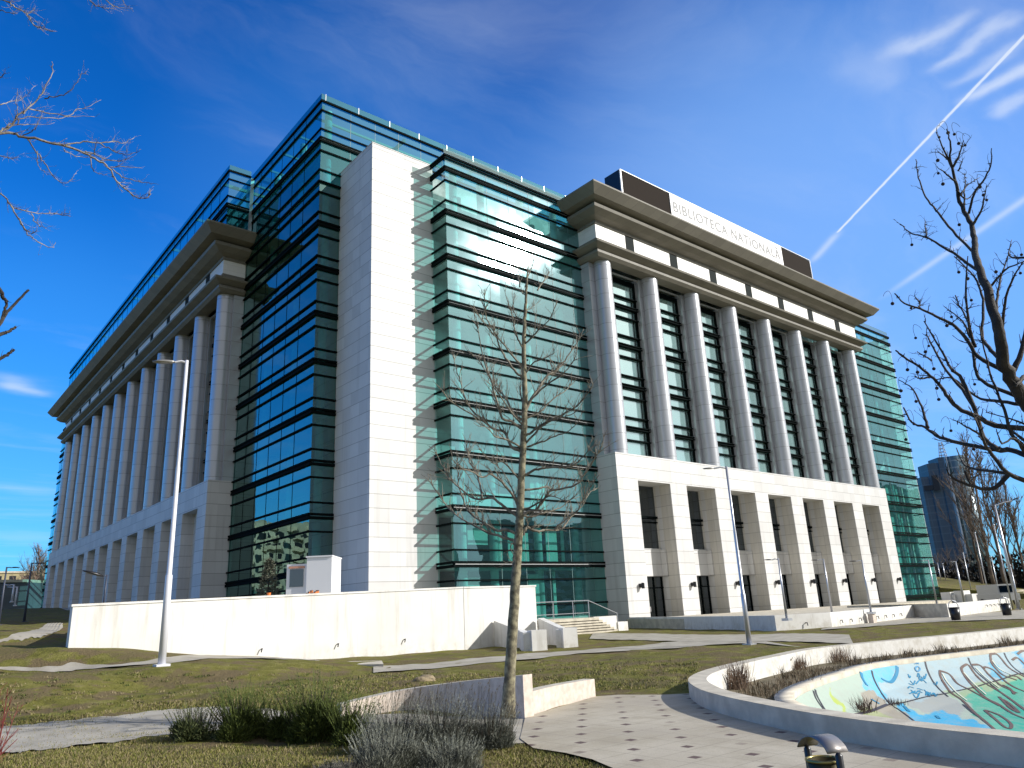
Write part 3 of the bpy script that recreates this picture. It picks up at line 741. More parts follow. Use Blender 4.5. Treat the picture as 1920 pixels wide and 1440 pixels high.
# rooftop sign
SG = thing('rooftop_sign', 'long roof sign, BIBLIOTECA NAȚIONALĂ in grey on white between brown end panels', 'sign', (52, 42.5, 38.2))
MB().box(51.8, 59.35, 42.6, 44.6, 38.2, 43.45).build('end_panel', M_sign_d, SG); MB().box(81.0, 87.8, 42.6, 44.6, 38.2, 43.4).build('end_panel', M_sign_d, SG)
MB().box(59.352, 80.998, 42.5, 44.4, 38.2, 43.5).build('banner', M_sign_w, SG)
MB().box(51.7, 87.9, 42.55, 42.7, 43.505, 43.58).box(51.62, 51.8, 42.5, 42.62, 38.2, 43.5).box(87.8, 87.9, 42.5, 42.6, 38.2, 43.5).build('edge_trim', M_white, SG)
MB().box(51.6, 51.78, 42.63, 44.6, 38.2, 43.5).build('side_panel', M_blackp, SG)
def text_mesh(txt, x0, x1, z0, z1, y, m_, parent):
    cu = bpy.data.curves.new('lettering', 'FONT'); cu.body = txt; cu.extrude = .01; cu.offset = .012; cu.space_character = 1.12
    to = bpy.data.objects.new('lettering', cu); COL.objects.link(to)
    dg = bpy.context.evaluated_depsgraph_get(); dg.update()
    me_ = bpy.data.meshes.new_from_object(to.evaluated_get(dg)); bpy.data.objects.remove(to)
    vs = np.array([v.co for v in me_.vertices]); mn, mx = vs.min(0), vs.max(0)
    capz = .7
    sx = (x1-x0)/(mx[0]-mn[0]); sz = (z1-z0)/capz
    me_.materials.clear(); me_.materials.append(m_)
    wl = world_loc(parent) if parent else Vector((0,0,0))
    for v in me_.vertices: v.co = Vector((x0+(v.co.x-mn[0])*sx, 42.485+v.co.z*-1.0, z0+v.co.y*sz)) - wl
    o = bpy.data.objects.new('lettering', me_); COL.objects.link(o); o.parent = parent
    return o
text_mesh('BIBLIOTECA NAȚIONALĂ', 59.75, 80.4, 41.45, 42.62, 42.42, M_letter, SG)

# ------------------------------------------------------------------ retaining wall, terrace, steps
def _wx(px): d = ray(px, 1110); return 30.8*d.x/d.y
WL, WJ, WR = Vector((_wx(140), 30.8, 0)), Vector((_wx(868.5), 30.8, 0)), Vector((_wx(1004), 30.8, 0))
def _wz(px, py): d = ray(px, py); return 1.7+30.8*d.z/d.y
ZL, ZJ, ZR = _wz(140, 1133), _wz(868.5, 1100), _wz(1004, 1097)
dL = Vector((1, 0, 0)); nL = Vector((0, -1, 0))      # towards the viewer
rw = thing('retaining_wall', 'long smooth bright white retaining wall with a thin coping in front of the building', 'wall', (7.64, 30.8, 0))
BK = Vector((0, .42, 0)); WLb = WL+BK; WJb = WJ+BK; WRb = WR+BK; ret = WLb+Vector((2.9, 12, 0)); RT = Vector((.4, 0, 0))
g2 = Vector((.03, 0, 0))
MB().prism([WL, WJ, WJb, WLb], -.6, [ZL-.08, ZJ-.08, ZJ-.08, ZL-.08]).build('wall_face', M_retain, rw)
MB().prism([WJ+g2, WR, WRb, WJb+g2], -.6, [ZJ-.08, ZR-.08, ZR-.08, ZJ-.08]).build('wall_face', M_retain, rw)
MB().prism([WLb, WLb+RT, ret+RT, ret], -.6, ZL-.08).build('wall_face', M_retain, rw)
e = Vector((.05, 0, 0)); f = Vector((0, -.035, 0))
MB().prism([WL-e+f, WJ+f, WJb-f, WLb-e-f], [ZL-.077, ZJ-.077, ZJ-.077, ZL-.077], [ZL, ZJ, ZJ, ZL]).build('coping', M_retain, rw)
MB().prism([WJ+g2+f, WR+e+f, WRb+e-f, WJb+g2-f], [ZJ-.077, ZR-.077, ZR-.077, ZJ-.077], [ZJ, ZR, ZR, ZJ]).build('coping', M_retain, rw)
def on_wall(px, py, A, n_):
    d = ray(px, py); t = (A-EYE).dot(n_)/d.dot(n_); return EYE+d*t
for px, py in ((490, 1217), (633, 1207.5), (758, 1199)):
    c = on_wall(px, py, WL, nL)
    MB().tube([c+nL*.0, c+nL*.1+Vector((0,0,.02)), c+nL*.12-dL*.05+Vector((0,0,-.12))], .025, 6).build('bracket', M_blackp, rw)
tr = MB(); tr.prism([WLb+Vector((.45,.02,0)), WJb, WRb, Vector((31.5, 44.0, 0)), Vector((31.5, 52, 0)), Vector((24.3, 68, 0)), Vector((21.8, 68.2, 0)), Vector((21.8, 143, 0)), Vector((20, 100, 0)), Vector((12.2, 60, 0))], -.5, [2.2, 2.6, 2.7, 2.75, 2.8, 2.9, 3.0, 5.6, 3.6, 2.4])
struct(tr.build('terrace', M_path))

# low ramp walls jutting from the big wall
rm = thing('side_stair_walls', 'pair of low sloped white walls with dark drain stains jutting from the right end of the big white wall', 'wall', (24, 28, 0))
def sloped(a, b, w, za, zb, z0=-.3):
    a, b = Vector(a), Vector(b); t = (b-a).normalized(); n_ = Vector((-t.y, t.x, 0))*w
    k = MB(); k.prism([a, b, b+n_, a+n_], z0, [za, zb, zb, za]); return k
P0 = Vector((24.15, 30.7, 0)); P1 = Vector((23.5, 27.6, 0))
Q0 = Vector((27.0, 30.6, 0)); Q1 = Vector((25.4, 27.0, 0))
for a, b in ((P0, P1), (Q0, Q1)):
    sloped(a, b, .32, 1.28, .72).build('sloped_wall', M_retain, rm)
    sloped(a+Vector((0,-.02,0)), b+Vector((-.03,-.06,0)), .38, 1.36, .8, .6).build('coping', M_retain, rm) if False else None
for (a, b) in (((22.35, 25.9, 0), (23.5, 27.55, 0)), ((24.35, 26.0, 0), (25.45, 26.95, 0))):
    sloped(a, b, .3, .78, .8).build('low_wall', M_retain, rm)
MB().prism([Vector((22.3,25.75,0)), Vector((22.95,25.5,0)), Vector((23.1,25.95,0)), Vector((22.45,26.2,0))], -.3, .86).build('end_block', M_retain, rm)
MB().prism([Vector((24.25,25.85,0)), Vector((24.9,25.6,0)), Vector((25.05,26.05,0)), Vector((24.4,26.3,0))], -.3, .86).build('end_block', M_retain, rm)

# entrance stair with railing
stp = thing('entrance_steps', 'short flight of pink stone steps up to the glass corner beside the white wall', 'steps', (38, 38, 0))
k = MB()
for i in range(6):
    k.box(33.5+.0, 40.5+.35*(0)-.36*i, 37.6+.36*i*0, 44.2, .17*i-.05 if i else -.2, .17*(i+1)-.003*0)
k.build('step', M_conc, stp)
MB().box(40.9, 41.9, 37.9, 38.5, -.1, .62).box(38.6, 40.9, 38.0, 38.4, .05, 1.05).build('cheek_wall', M_retain, stp)
rl = thing('hand_railing', 'thin grey metal railing around the top of the entrance steps', 'railing', (36, 38, 1))
k = MB()
for x in (31.5, 33.3, 35.1, 36.9, 38.4): k.tube([(x, 38.2, 1.0), (x, 38.2, 2.15)], .03, 6)
k.tube([(30.5, 38.2, 2.15), (38.4, 38.2, 2.15), (41.2, 38.2, 1.2), (41.2, 38.2, .1)], .03, 6); k.tube([(30.5, 38.2, 1.35), (38.4, 38.2, 1.35)], .02, 6)
k.build('rail', M_pole, rl)

# kiosk
kk = thing('site_kiosk', 'small white cabin with one dark window standing behind the white wall under the tower', 'cabin', (16.5, 34.5, 2.9))
kd = Vector((.8, .38, 0)).normalized(); kd = Vector((rt.x, rt.y, 0)).normalized(); kn = Vector((kd.y, -kd.x, 0)); kn = kn if kn.dot(Vector((-1,-1,0))) > 0 else -kn
def at_plane(px, py, A=Vector((15.9, 34.4, 0))): return on_wall(px, py, A, kn)
def slab(pa, pb, zb, zt, depth, m_, name, parent, push=0):
    a = Vector((pa.x, pa.y, 0))+kn*push; b = Vector((pb.x, pb.y, 0))+kn*push
    return MB().prism([a, b, b-kn*depth, a-kn*depth], zb, zt).build(name, m_, parent)
a, b, c = at_plane(536, 1110), at_plane(574, 1110), at_plane(622, 1110)
t1 = at_plane(550, 1058).z; t2 = at_plane(600, 1045).z
slab(a, b, 2.7, t1, 1.6, M_white, 'cabin_body', kk)
slab(b+kd*.02, c, 2.7, t2, 2.0, M_white, 'cabin_body', kk, .12)
slab(a+kd*.16, b-kd*.15, t1-1.05, t1-.24, .05, M_gdark, 'window', kk, .03)
slab(b+kd*.0-kd*.03, c+kd*.03, t2+.004, t2+.07, 2.1, M_white, 'roof', kk, .17)
slab(a+kd*.1, b-kd*.1, t1-.2, t1-.1, .05, mat('pale_orange', (.6, .3, .2), .6), 'shutter_box', kk, .05)
# fir sapling & debris behind the wall
def leafcloud(k, col, c, R, n, ln, wd, up_=.6, cols=((.03,.05,.02),(.08,.1,.05)), rnd=random, lumps=None, shell=.55):
    lumps = lumps or [((0,0,0), 1)]
    for _ in range(n):
        (lx, ly, lz), lr = rnd.choice(lumps)
        while True:
            d = Vector((rnd.uniform(-1,1), rnd.uniform(-1,1), rnd.uniform(-.3,1)))
            if .05 < d.length < 1: break
        d = d.normalized()*(shell+(1-shell)*rnd.random())
        p_ = Vector((c[0]+(lx+d.x*lr)*R[0], c[1]+(ly+d.y*lr)*R[1], c[2]+(lz+d.z*lr)*R[2]))
        dirv = (Vector((d.x, d.y, d.z*.5+up_))+Vector((rnd.gauss(0,.35), rnd.gauss(0,.35), rnd.gauss(0,.25)))).normalized()
        sdv = dirv.orthogonal().normalized(); sdv.rotate(Matrix.Rotation(rnd.random()*6.28, 3, dirv))
        L = ln*rnd.uniform(.5, 1.3); w_ = wd*rnd.uniform(.7, 1.3)
        i = len(k.v)
        for q_ in (p_-sdv*w_*.5, p_+sdv*w_*.5, p_+dirv*L*.6+sdv*w_*.45, p_+dirv*L): k.v.append((q_.x, q_.y, q_.z))
        k.f.append((i, i+1, i+2, i+3)); f_ = rnd.random(); cc = [cols[0][j]*(1-f_)+cols[1][j]*f_ for j in range(3)]
        col += [(*cc, 1)]*4
def attr_fn(q, b):
    a_ = q.n('ShaderNodeAttribute', attribute_name='paint'); q.put(b.inputs['Base Color'], a_.outputs['Color'])
M_leaf = mat('foliage', (.05, .07, .03), .7, spec=.2, fn=attr_fn)
fir = thing('fir_sapling', 'small dusty fir beside the white cabin behind the wall', 'tree', (14.2, 38.2, 2.7))
k = MB(); cl = []; fc = at_plane(503, 1110, Vector((14.6, 36.6, 0)))
rnd = random.Random(3)
for lv in range(9):
    zz = 2.75+lv*.22; rr_ = .62*(1-lv/10)
    leafcloud(k, cl, (fc.x, fc.y, zz), (rr_, rr_, .14), 160, .16, .05, .1, ((.05,.06,.035),(.2,.2,.15)), rnd)
k.build('foliage', M_leaf, fir, attr=cl); MB().tube([(fc.x, fc.y, 2.6), (fc.x, fc.y, 4.8)], [.05, .01]).build('trunk', M_dark, fir)
o_ = mat('orange_plastic', (.7, .18, .03), .5)
for px, w_, lab in ((508, .12, 'small orange bucket on the wall behind the fir'), (585, .12, 'orange and black rag lying at the foot of the cabin'),):
    c = on_wall(px, 1112, WL, nL)-nL*.22; zc0 = ZL+(ZJ-ZL)*(c.x-WL.x)/(WJ.x-WL.x)+.004
    if px == 508: tag(MB().cyl(c.x, c.y, zc0, zc0+.11, .07, .09, 14).build('bucket', o_), lab, 'bucket')
    else:
        k = MB()
        for i in range(6): 
            e = c+dL*(i*.09-.1); k.prism([e, e+dL*.08, e+dL*.06-nL*.1, e-dL*.02-nL*.12], zc0, zc0+.04+.05*(i % 3))
        tag(k.build('rag', mat('rag_cloth', (.35, .12, .05), .9, fn=varied((.6,.2,.06),(.03,.02,.02), 9, .45, .55))), lab, 'rag')

# ------------------------------------------------------------------ plinth and low walls to the right of the entrance
pp_ = thing('entrance_platform', 'broad low paved platform with pale side walls along the foot of the podium', 'platform', (45, 30, 0))
MB().prism([Vector((38.3,23.96,0)), Vector((41.6,22.6,0)), Vector((57.2,24.4,0)), Vector((60,31,0)), Vector((96,36,0)), Vector((97,41.9,0)), Vector((46.2,41.9,0))], -.4, [.68,.68,.72,.72,.6,.6,.66]).build('platform_slab', M_conc, pp_)
MB().prism([Vector((38.25,23.9,0)), Vector((41.6,22.5,0)), Vector((57.25,24.3,0)), Vector((57.2,24.55,0)), Vector((41.6,22.8,0)), Vector((38.5,24.1,0)), Vector((46.3,41.4,0)), Vector((46.0,41.4,0))], -.4, .8).build('side_wall', M_retain, pp_)
k = MB()
for i in range(10):
    x = 40+1.45*i; y = 23.9-.0+ (22.5-23.2 if x < 42 else (x-41.6)*.115-1.35)-.03
    k.tube([(x, y, .32), (x, y-.12, .34), (x, y-.14, .18)], .03, 5)
k.build('hook', M_blackp, pp_)
lw = thing('low_forecourt_wall', 'low pale wall beyond the litter bin on the right with small dark hooks', 'wall', (60, 22, 0))
lw2 = [at_z(1780,1157,0), at_z(1897,1142,0)]
a, b = [Vector((p.x, p.y, 0)) for p in lw2]; n_ = Vector((-(b-a).y, (b-a).x, 0)).normalized()*.4
MB().prism([a, b, b+n_, a+n_], -.3, .82).build('wall_face', M_retain, lw)
MB().prism([a+Vector((-.02,.02,0)), a+n_+Vector((.0,0,0)), Vector((60.5,31,0)), Vector((60.1,31,0))][::1], -.3, .86).build('wall_face', M_conc, lw)
k = MB(); dd = (b-a).normalized()
for i in range(6): 
    e = a.lerp(b, .55+.065*i)-n_.normalized()*.03; k.tube([e+Vector((0,0,.5)), e-n_.normalized()*.1+Vector((0,0,.5)), e-n_.normalized()*.1+Vector((0,0,.38))], .03, 5)
k.build('hook', M_blackp, lw)
bo = at_z(1637,1168,0)
tag(MB().box(bo.x-.2, bo.x+.2, bo.y-.15, bo.y+.15, -.1, .52).build('stone_bollard', M_granite), 'small square brown stone block at the foot of the platform wall', 'bollard')
# retaining kerb pieces in the lawn
c0, c1, c2 = on_ground(638,1262), on_ground(719,1262), on_ground(720,1250)
rnd = random.Random(1)
e0 = at_z(637,1248,.12); e1 = at_z(720,1243,.12); e2 = at_z(700,1240,.12)
tag(MB().prism([Vector((e0.x,e0.y,0)), at_z(719,1246,.12), Vector((e1.x+.6,e1.y+1.2,0)), Vector((e0.x+1.2,e0.y+2.0,0))], -.35, .14).build('lawn_kerb_block', M_conc), 'short white concrete kerb block half buried in the lawn in front of the big wall', 'kerb')

# pink granite edging walls by the plaza
def wall_strip(name, pts, zt, zb, th, m_, lab, cat, capm=None, side=1):
    P = catmull(pts, 8); k = MB(); kc = MB(); n = len(P); L = []; Rr = []
    for i, p_ in enumerate(P):
        t = (P[min(i+1, n-1)]-P[max(i-1, 0)]).normalized(); nn = Vector((-t.y, t.x, 0))*th*side
        L.append(p_); Rr.append(p_+nn)
    zz = [zt[0]+(zt[1]-zt[0])*i/(n-1) for i in range(n)]
    for i in range(n-1):
        a, b, c, d = L[i], L[i+1], Rr[i+1], Rr[i]
        for q_ in ([(a.x,a.y,zb),(b.x,b.y,zb),(b.x,b.y,zz[i+1]),(a.x,a.y,zz[i])], [(c.x,c.y,zb),(d.x,d.y,zb),(d.x,d.y,zz[i]),(c.x,c.y,zz[i+1])]): k.quad(*q_)
        kc.quad((a.x,a.y,zz[i]),(b.x,b.y,zz[i+1]),(c.x,c.y,zz[i+1]),(d.x,d.y,zz[i]))
    for (a, d, z) in ((L[0], Rr[0], zz[0]), (Rr[-1], L[-1], zz[-1])): k.quad((a.x,a.y,z),(d.x,d.y,z),(d.x,d.y,zb),(a.x,a.y,zb))
    t_ = thing(name, lab, cat, (P[0].x, P[0].y, zb))
    k.build('stone_face', m_, t_); kc.build('coping', capm or m_, t_); return t_
wp = [at_z(640,1352,-.33), at_z(760,1338,-.33), at_z(870,1338,-.33), at_z(984,1346,-.33)]
d984 = ray(984, 1266); z984 = EYE.z + d984.z*(wp[-1].x/d984.x)
d640 = ray(640, 1320); z640 = EYE.z + d640.z*(wp[0].x/d640.x)
wall_strip('edging_wall', [Vector((p.x,p.y,0)) for p in wp], (z640, z984), -.6, .28, M_granite, 'pink granite edging wall rising towards the tree trunk, behind the bushes', 'wall', M_conc)
wp = [at_z(986,1343,-.33), at_z(1050,1322,-.33), at_z(1117,1306,-.33)]
d1 = ray(1117,1273); z1_ = EYE.z + d1.z*(wp[-1].x/d1.x); d0 = ray(986,1300); z0_ = EYE.z+d0.z*(wp[0].x/d0.x)
wall_strip('edging_wall', [Vector((p.x,p.y,0)) for p in wp], (z0_, z1_), -.6, .3, M_granite, 'curved lower pink granite wall just right of the tree trunk', 'wall', M_conc)

# ------------------------------------------------------------------ basin with graffiti
BS = thing('fountain_basin', 'large dry curved concrete basin with blue and green graffiti inside', 'basin', (30, 5, 0))
NB = len(BOs)
def loopmesh(rings, name, m_, parent, zf=None, closed=True, smooth=True, attr=None):
    k = MB(); n = len(rings[0][0])
    for P, z in rings: k.v += [(p.x, p.y, z if not callable(z) else z(p)) for p in P]
    for r in range(len(rings)-1):
        for i in range(n if closed else n-1):
            j = (i+1) % n; k.f.append((r*n+i, r*n+j, (r+1)*n+j, (r+1)*n+i))
    return k.build(name, m_, parent, smooth)
zt_ = lambda p: 0.0 if p.x < 27.2 or p.y < 9 else -.02
loopmesh([(BOs, -.8), (BOs, 0)], 'outer_wall', M_conc, BS)
loopmesh([(offset(BOs, .004), 0.002), (offset(BOs, .42), 0.002)], 'wall_coping', M_conc, BS)
loopmesh([(offset(BOs, .42), 0.0), (offset(BOs, .42), -.9)], 'inner_wall_face', M_retain, BS)
M_soil = mat('dry_soil', (.1, .08, .05), .95, fn=varied((.06,.05,.02),(.16,.13,.08), 5))
def smooth_off(d):
    # offset with smoothing so the inner loops stay round
    P = offset(BOs, d)
    for _ in range(12): P = [(P[i-1]+P[i]*2+P[(i+1) % NB])/4 for i in range(NB)]
    return P
LIP = 1.85
loopmesh([(offset(BOs, .43), -.5), (smooth_off(1.2), -.55), (smooth_off(LIP), -.6)], 'planting_strip', M_soil, BS)
prof = [(0, -.60), (.25, -.85), (.6, -1.15), (1.1, -1.42), (1.8, -1.62), (2.7, -1.76), (3.2, -1.80), (4.2, -1.98), (6.5, -2.2), (9, -2.3)]
Q = [smooth_off(LIP+.42)]
Pbase = smooth_off(LIP+.42)
# arclength-parametrised visible part of the bowl
seg = list(range(NB))
loopmesh([(smooth_off(LIP), -.62), (smooth_off(LIP), -.46), (smooth_off(LIP+.4), -.46), (smooth_off(LIP+.4), -.66)], 'inner_coping', M_conc, BS)
Pf = catmull([Vector((p.x, p.y, 0)) for p in Pbase[::3]], 10, True); NF = len(Pf)
nrm = []
for i in range(NF):
    t = (Pf[(i+3) % NF]-Pf[(i-3) % NF]).normalized(); nrm.append(Vector((-t.y, t.x, 0)))
rows = []
pro = []
for i in range(len(prof)-1):
    for kx in range(10):
        t = kx/10; pro.append((prof[i][0]+(prof[i+1][0]-prof[i][0])*t, prof[i][1]+(prof[i+1][1]-prof[i][1])*t))
V = np.array([[(Pf[i].x+nrm[i].x*o, Pf[i].y+nrm[i].y*o, z) for i in range(NF)] for o, z in pro])
# project each vertex with the photo's own geometry to look up the painted patches
def to_px(V):
    d = V-np.array(EYE); zc_ = d@np.array(fw); return 960+FPX*(d@np.array(rt))/zc_, 720-FPX*(d@np.array(up))/zc_, zc_
PX, PY, ZC = to_px(V)
rs = np.random.RandomState(2)
wobx = 5*np.sin(PY*.11+PX*.03)+3*np.sin(PX*.21); woby = 4*np.sin(PX*.09)+2.5*np.sin(PY*.23+PX*.13)
AX, AY = PX+wobx, PY+woby
def inpoly(P):
    r = np.zeros(AX.shape, bool); n = len(P)
    for i in range(n):
        x0, y0 = P[i]; x1, y1 = P[(i+1) % n]
        if y0 == y1: continue
        r ^= ((y0 > AY) != (y1 > AY)) & (AX < (x1-x0)*(AY-y0)/(y1-y0)+x0)
    return r & (ZC > 1)
colr = np.zeros(V.shape[:2]+(4,)); colr[...] = (.36, .44, .36, 1)
def paint(P, c): 
    mk = inpoly(P); colr[mk] = (*[x*.8 for x in c], 1)
C_ = lambda x, y: (1560+x/4.5, 1120+y/4.5)
paint([C_(*p) for p in ((230,590),(560,530),(1640,340),(1640,800),(1300,700),(960,810),(600,890),(480,900),(330,830),(290,760),(240,700))], (.42,.56,.60))
paint([C_(*p) for p in ((235,610),(540,540),(545,640),(510,720),(420,700),(440,860),(470,900),(400,900),(330,850),(290,760),(250,700))], (.16,.55,.80))
paint([C_(*p) for p in ((340,800),(480,880),(700,1060),(640,1100),(250,1060),(240,820))], (.38,.34,.26))
paint([C_(*p) for p in ((220,960),(400,940),(520,1010),(460,1060),(200,1060))], (.38,.42,.2))
paint([C_(*p) for p in ((600,890),(960,810),(1120,900),(1100,1000),(860,980),(700,930))], (.42,.45,.42))
paint([C_(*p) for p in ((560,900),(700,960),(860,985),(1000,970),(1120,1000),(1400,1150),(1400,1300),(700,1200),(640,1030))], (.06,.46,.74))
paint([C_(*p) for p in ((960,810),(1300,720),(1640,640),(1640,900),(1300,800),(1120,850))], (.38,.52,.30))
paint([C_(*p) for p in ((1100,850),(1300,780),(1640,700),(1700,1300),(1450,1300),(1380,1120),(1200,1000))], (.10,.50,.34))
paint([C_(*p) for p in ((1380,980),(1640,900),(1700,1300),(1450,1300),(1400,1120))], (.03,.42,.30))
paint([C_(*p) for p in ((1290,540),(1340,520),(1450,650),(1500,700),(1440,690),(1330,620))], (.15,.50,.68))
paint([C_(*p) for p in ((1520,490),(1570,470),(1640,560),(1640,600),(1560,560))], (.12,.45,.68))
def P2(x, y): return (1160+x/4, 1120+y/4)
paint([P2(*p) for p in ((1585,680),(1640,760),(1730,890),(1700,900),(1610,770))], (.45,.55,.08))
kb = MB(); kb.v = V.reshape(-1, 3).tolist()
for r in range(len(pro)-1):
    for i in range(NF):
        j = (i+1) % NF; kb.f.append((r*NF+i, (r+1)*NF+i, (r+1)*NF+j, r*NF+j))
def bowl_fn(q, b):
    a_ = q.n('ShaderNodeAttribute', attribute_name='paint'); p = pos(q)
    c = q.mix(q.rng(q.noise(p, 3, 7, .65), .4, .75, 0, .45), a_.outputs['Color'], (.36,.36,.31,1))
    c = q.mix(q.rng(q.noise(p, 14, 5, .7), .6, .75, 0, .5), c, (.18,.17,.14,1))
    q.put(b.inputs['Base Color'], c)
M_bowl = mat('painted_bowl', (.5,.5,.5), .7, fn=bowl_fn)
bowl = kb.build('bowl', M_bowl, BS, True, attr=colr.reshape(-1, 4))
# floor of the basin
loopmesh([([Vector((p.x, p.y, 0)) for p in V_] if False else [Vector(tuple(V[-1, i])) for i in range(0, NF, 3)], -2.3), ([Vector((36,1,0)) for i in range(0, NF, 3)], -2.35)], 'basin_floor', M_conc, BS)
# painted outlines: thin ribbons lying on the bowl
from mathutils.bvhtree import BVHTree
bvh = BVHTree.FromPolygons([Vector(v) for v in kb.v], kb.f)
def on_bowl(px, py):
    h = bvh.ray_cast(EYE, ray(px, py).normalized()); return h[0], h[1]
def ribbon(k, pts, w, lift=.012):
    P = catmull([Vector((x, y, 0)) for x, y in pts], 6); H = []
    for p in P:
        h, n = on_bowl(p.x, p.y)
        if h is None or h.z > -.55: continue
        n = n if n.dot(EYE-h) > 0 else -n
        H.append((h+n*lift, n))
    for i in range(len(H)-1):
        (a, na), (b, nb) = H[i], H[i+1]
        if (b-a).length > 2 or (b-a).length < 1e-5: continue
        s_ = (b-a).cross(na).normalized()*w/2; k.quad(a-s_, b-s_, b+s_, a+s_)
M_gb = mat('graffiti_dark', (.035,.03,.035), .6); M_gt = mat('graffiti_teal', (.01,.20,.36), .6); M_gbr = mat('graffiti_brown', (.12,.07,.05), .6); M_gw = mat('graffiti_pale', (.6,.62,.5), .6); M_gy = mat('graffiti_yellow', (.5,.6,.08), .6)
k = MB()
for L in ([(910,620),(920,680),(1000,800),(1100,870),(1200,970),(1330,1080),(1400,1140)], [(910,620),(990,650),(1060,730),(1160,780),(1270,840),(1420,920)], [(1090,600),(1110,650),(1180,740),(1300,850),(1400,900),(1520,980),(1640,1030)],
          [(1090,600),(1110,580),(1150,570),(1200,640),(1270,710),(1370,770),(1450,820),(1560,900),(1640,960)], [(1180,570),(1250,575),(1320,650),(1420,740),(1500,780),(1560,810)], [(1275,600),(1300,590),(1370,620),(1450,700),(1540,760),(1640,800)],
          [(1335,500),(1345,465),(1390,480),(1430,520),(1500,600),(1640,680)], [(1335,500),(1350,560),(1400,620),(1450,660),(1560,700)], [(1565,480),(1600,455),(1640,455)], [(1520,530),(1560,510),(1600,540),(1640,580)],
          [(1290,950),(1400,990),(1480,1040),(1515,1080),(1500,1110),(1450,1090),(1380,1030),(1290,955)], [(1410,840),(1500,930),(1580,975),(1500,900),(1440,860)], [(1500,660),(1560,670),(1600,700)], [(1440,740),(1500,770),(1540,820)]):
    k = MB(); ribbon(k, [C_(*p) for p in L], .085)
    if k.v: k.build('graffiti_outline', M_gbr, bowl)
k = MB()
for L in ([(920,650),(960,720),(1040,810),(1130,880)], [(1100,640),(1180,730),(1290,830)], [(1340,540),(1400,610),(1500,660)], [(1200,600),(1280,680),(1400,770)]):
    ribbon(k, [C_(x+10, y-6) for x, y in L], .05, .02)
k.build('graffiti_highlight', M_gw, bowl)
k = MB()
for L in ([(330,590),(350,680),(400,780),(480,890),(580,960),(700,1050)], [(780,515),(800,600),(840,690),(900,770),(980,840)], [(1135,450),(1160,540),(1210,620),(1300,700),(1420,800)], [(1440,410),(1465,500),(1530,590),(1640,670)], [(1105,905),(1180,970),(1240,1010)]):
    ribbon(k, [C_(*p) for p in L], .055)
for L in ([(1455,690),(1480,760),(1520,820),(1560,870)], [(1468,640),(1480,720),(1520,800),(1560,860)], [(1220,680),(1230,740),(1245,810)]): ribbon(k, [P2(*p) for p in L], .05)
k.build('slab_joint', M_gb, bowl)
k = MB()
for L in ([(240,610),(255,680),(295,745)], [(545,545),(550,620),(530,680),(500,715),(460,710),(415,685)], [(330,860),(400,900)], [(610,920),(650,965)], [(880,1000),(905,1025)]):
    ribbon(k, [C_(*p) for p in L], .10)
for L in ([(1700+0,600),(735,620),(760,600)],): pass
rg = random.Random(5)
for _ in range(26):
    x, y = rg.uniform(640,860), rg.uniform(640,830); ribbon(k, [C_(x, y), C_(x+rg.uniform(5,40), y+rg.uniform(-35,35)), C_(x+rg.uniform(10,60), y+rg.uniform(-30,30))], .04)
k.build('graffiti_tag', M_gt, bowl)
k = MB()
ribbon(k, [C_(*p) for p in ((700,600),(720,585),(740,600),(735,620),(712,625),(700,600))], .05, .02)
for dx in (0, 14, 28): ribbon(k, [C_(692+dx, 530), C_(700+dx, 565)], .04, .02)
k.build('graffiti_tag', mat('graffiti_blue', (.05,.25,.45), .6), bowl)
k = MB(); ribbon(k, [C_(*p) for p in ((480,905),(600,890),(700,865),(800,840),(950,815),(1060,790),(1200,760),(1300,730),(1440,690),(1560,650),(1640,640))], .05); ribbon(k, [C_(*p) for p in ((200,990),(330,960),(470,905))], .09)
k.build('crack', M_gb, bowl)

print('T basin', time.time()-T0)
# ------------------------------------------------------------------ street lamps, poles, bins
def lamp(name, base, h, r0, r1, arm, head, m_, label, group=None, headpitch=.1, heads=1, step=True, hl=.75):
    t = thing(name, label, 'street lamp', base, group); b = Vector(base)
    if step: MB().tube([b+Vector((0,0,-.1)), b+Vector((0,0,h*.27)), b+Vector((0,0,h*.275)), b+Vector((0,0,h*.62)), b+Vector((0,0,h*.63)), b+Vector((0,0,h))], [r0, r0*.92, r0*.68, r0*.6, r0*.5, r1], 14).build('pole', m_, t, True)
    else: MB().tube([b+Vector((0,0,-.1)), b+Vector((0,0,h))], [r0, r1], 12).build('pole', m_, t, True)
    MB().box(b.x-.2, b.x+.2, b.y-.2, b.y+.2, b.z-.1, b.z+.03).build('base_plate', m_, t)
    av = Vector(arm); top = b+Vector((0,0,h-.08))
    MB().tube([top, top+av*.5+Vector((0,0,.05)), top+av], [r1*.7]*3, 8).build('arm', m_, t)
    a2 = av.normalized(); e = top+av; sdv = Vector((-a2.y, a2.x, 0)).normalized()
    k = MB(); sh = [(0,.05,.06),(.12,.10,.13),(.4,.17,.14),(.75,.17,.10),(1,.07,.04)]
    for u, w_, hh in sh:
        w_ *= hl/.75; c = e+a2*u*hl+Vector((0,0,headpitch*u))
        for x_, z_ in ((-1,-.3),(1,-.3),(.8,.6),(0,1),(-.8,.6)): 
            q_ = c+sdv*x_*w_+Vector((0,0,z_*hh*.6*hl/.75)); k.v.append(tuple(q_))
    for i in range(len(sh)-1):
        for j in range(5): k.f.append((i*5+j, i*5+(j+1)%5, (i+1)*5+(j+1)%5, (i+1)*5+j))
    k.f += [(0,1,2,3,4)[::-1], tuple(20+j for j in range(5))]
    k.build('lamp_head', head, t, True)
    return t
M_poled = mat('shaded_blue_pole', (.05,.06,.09), .5, .1)  # shade of the left slope and podium is put into this pole colour
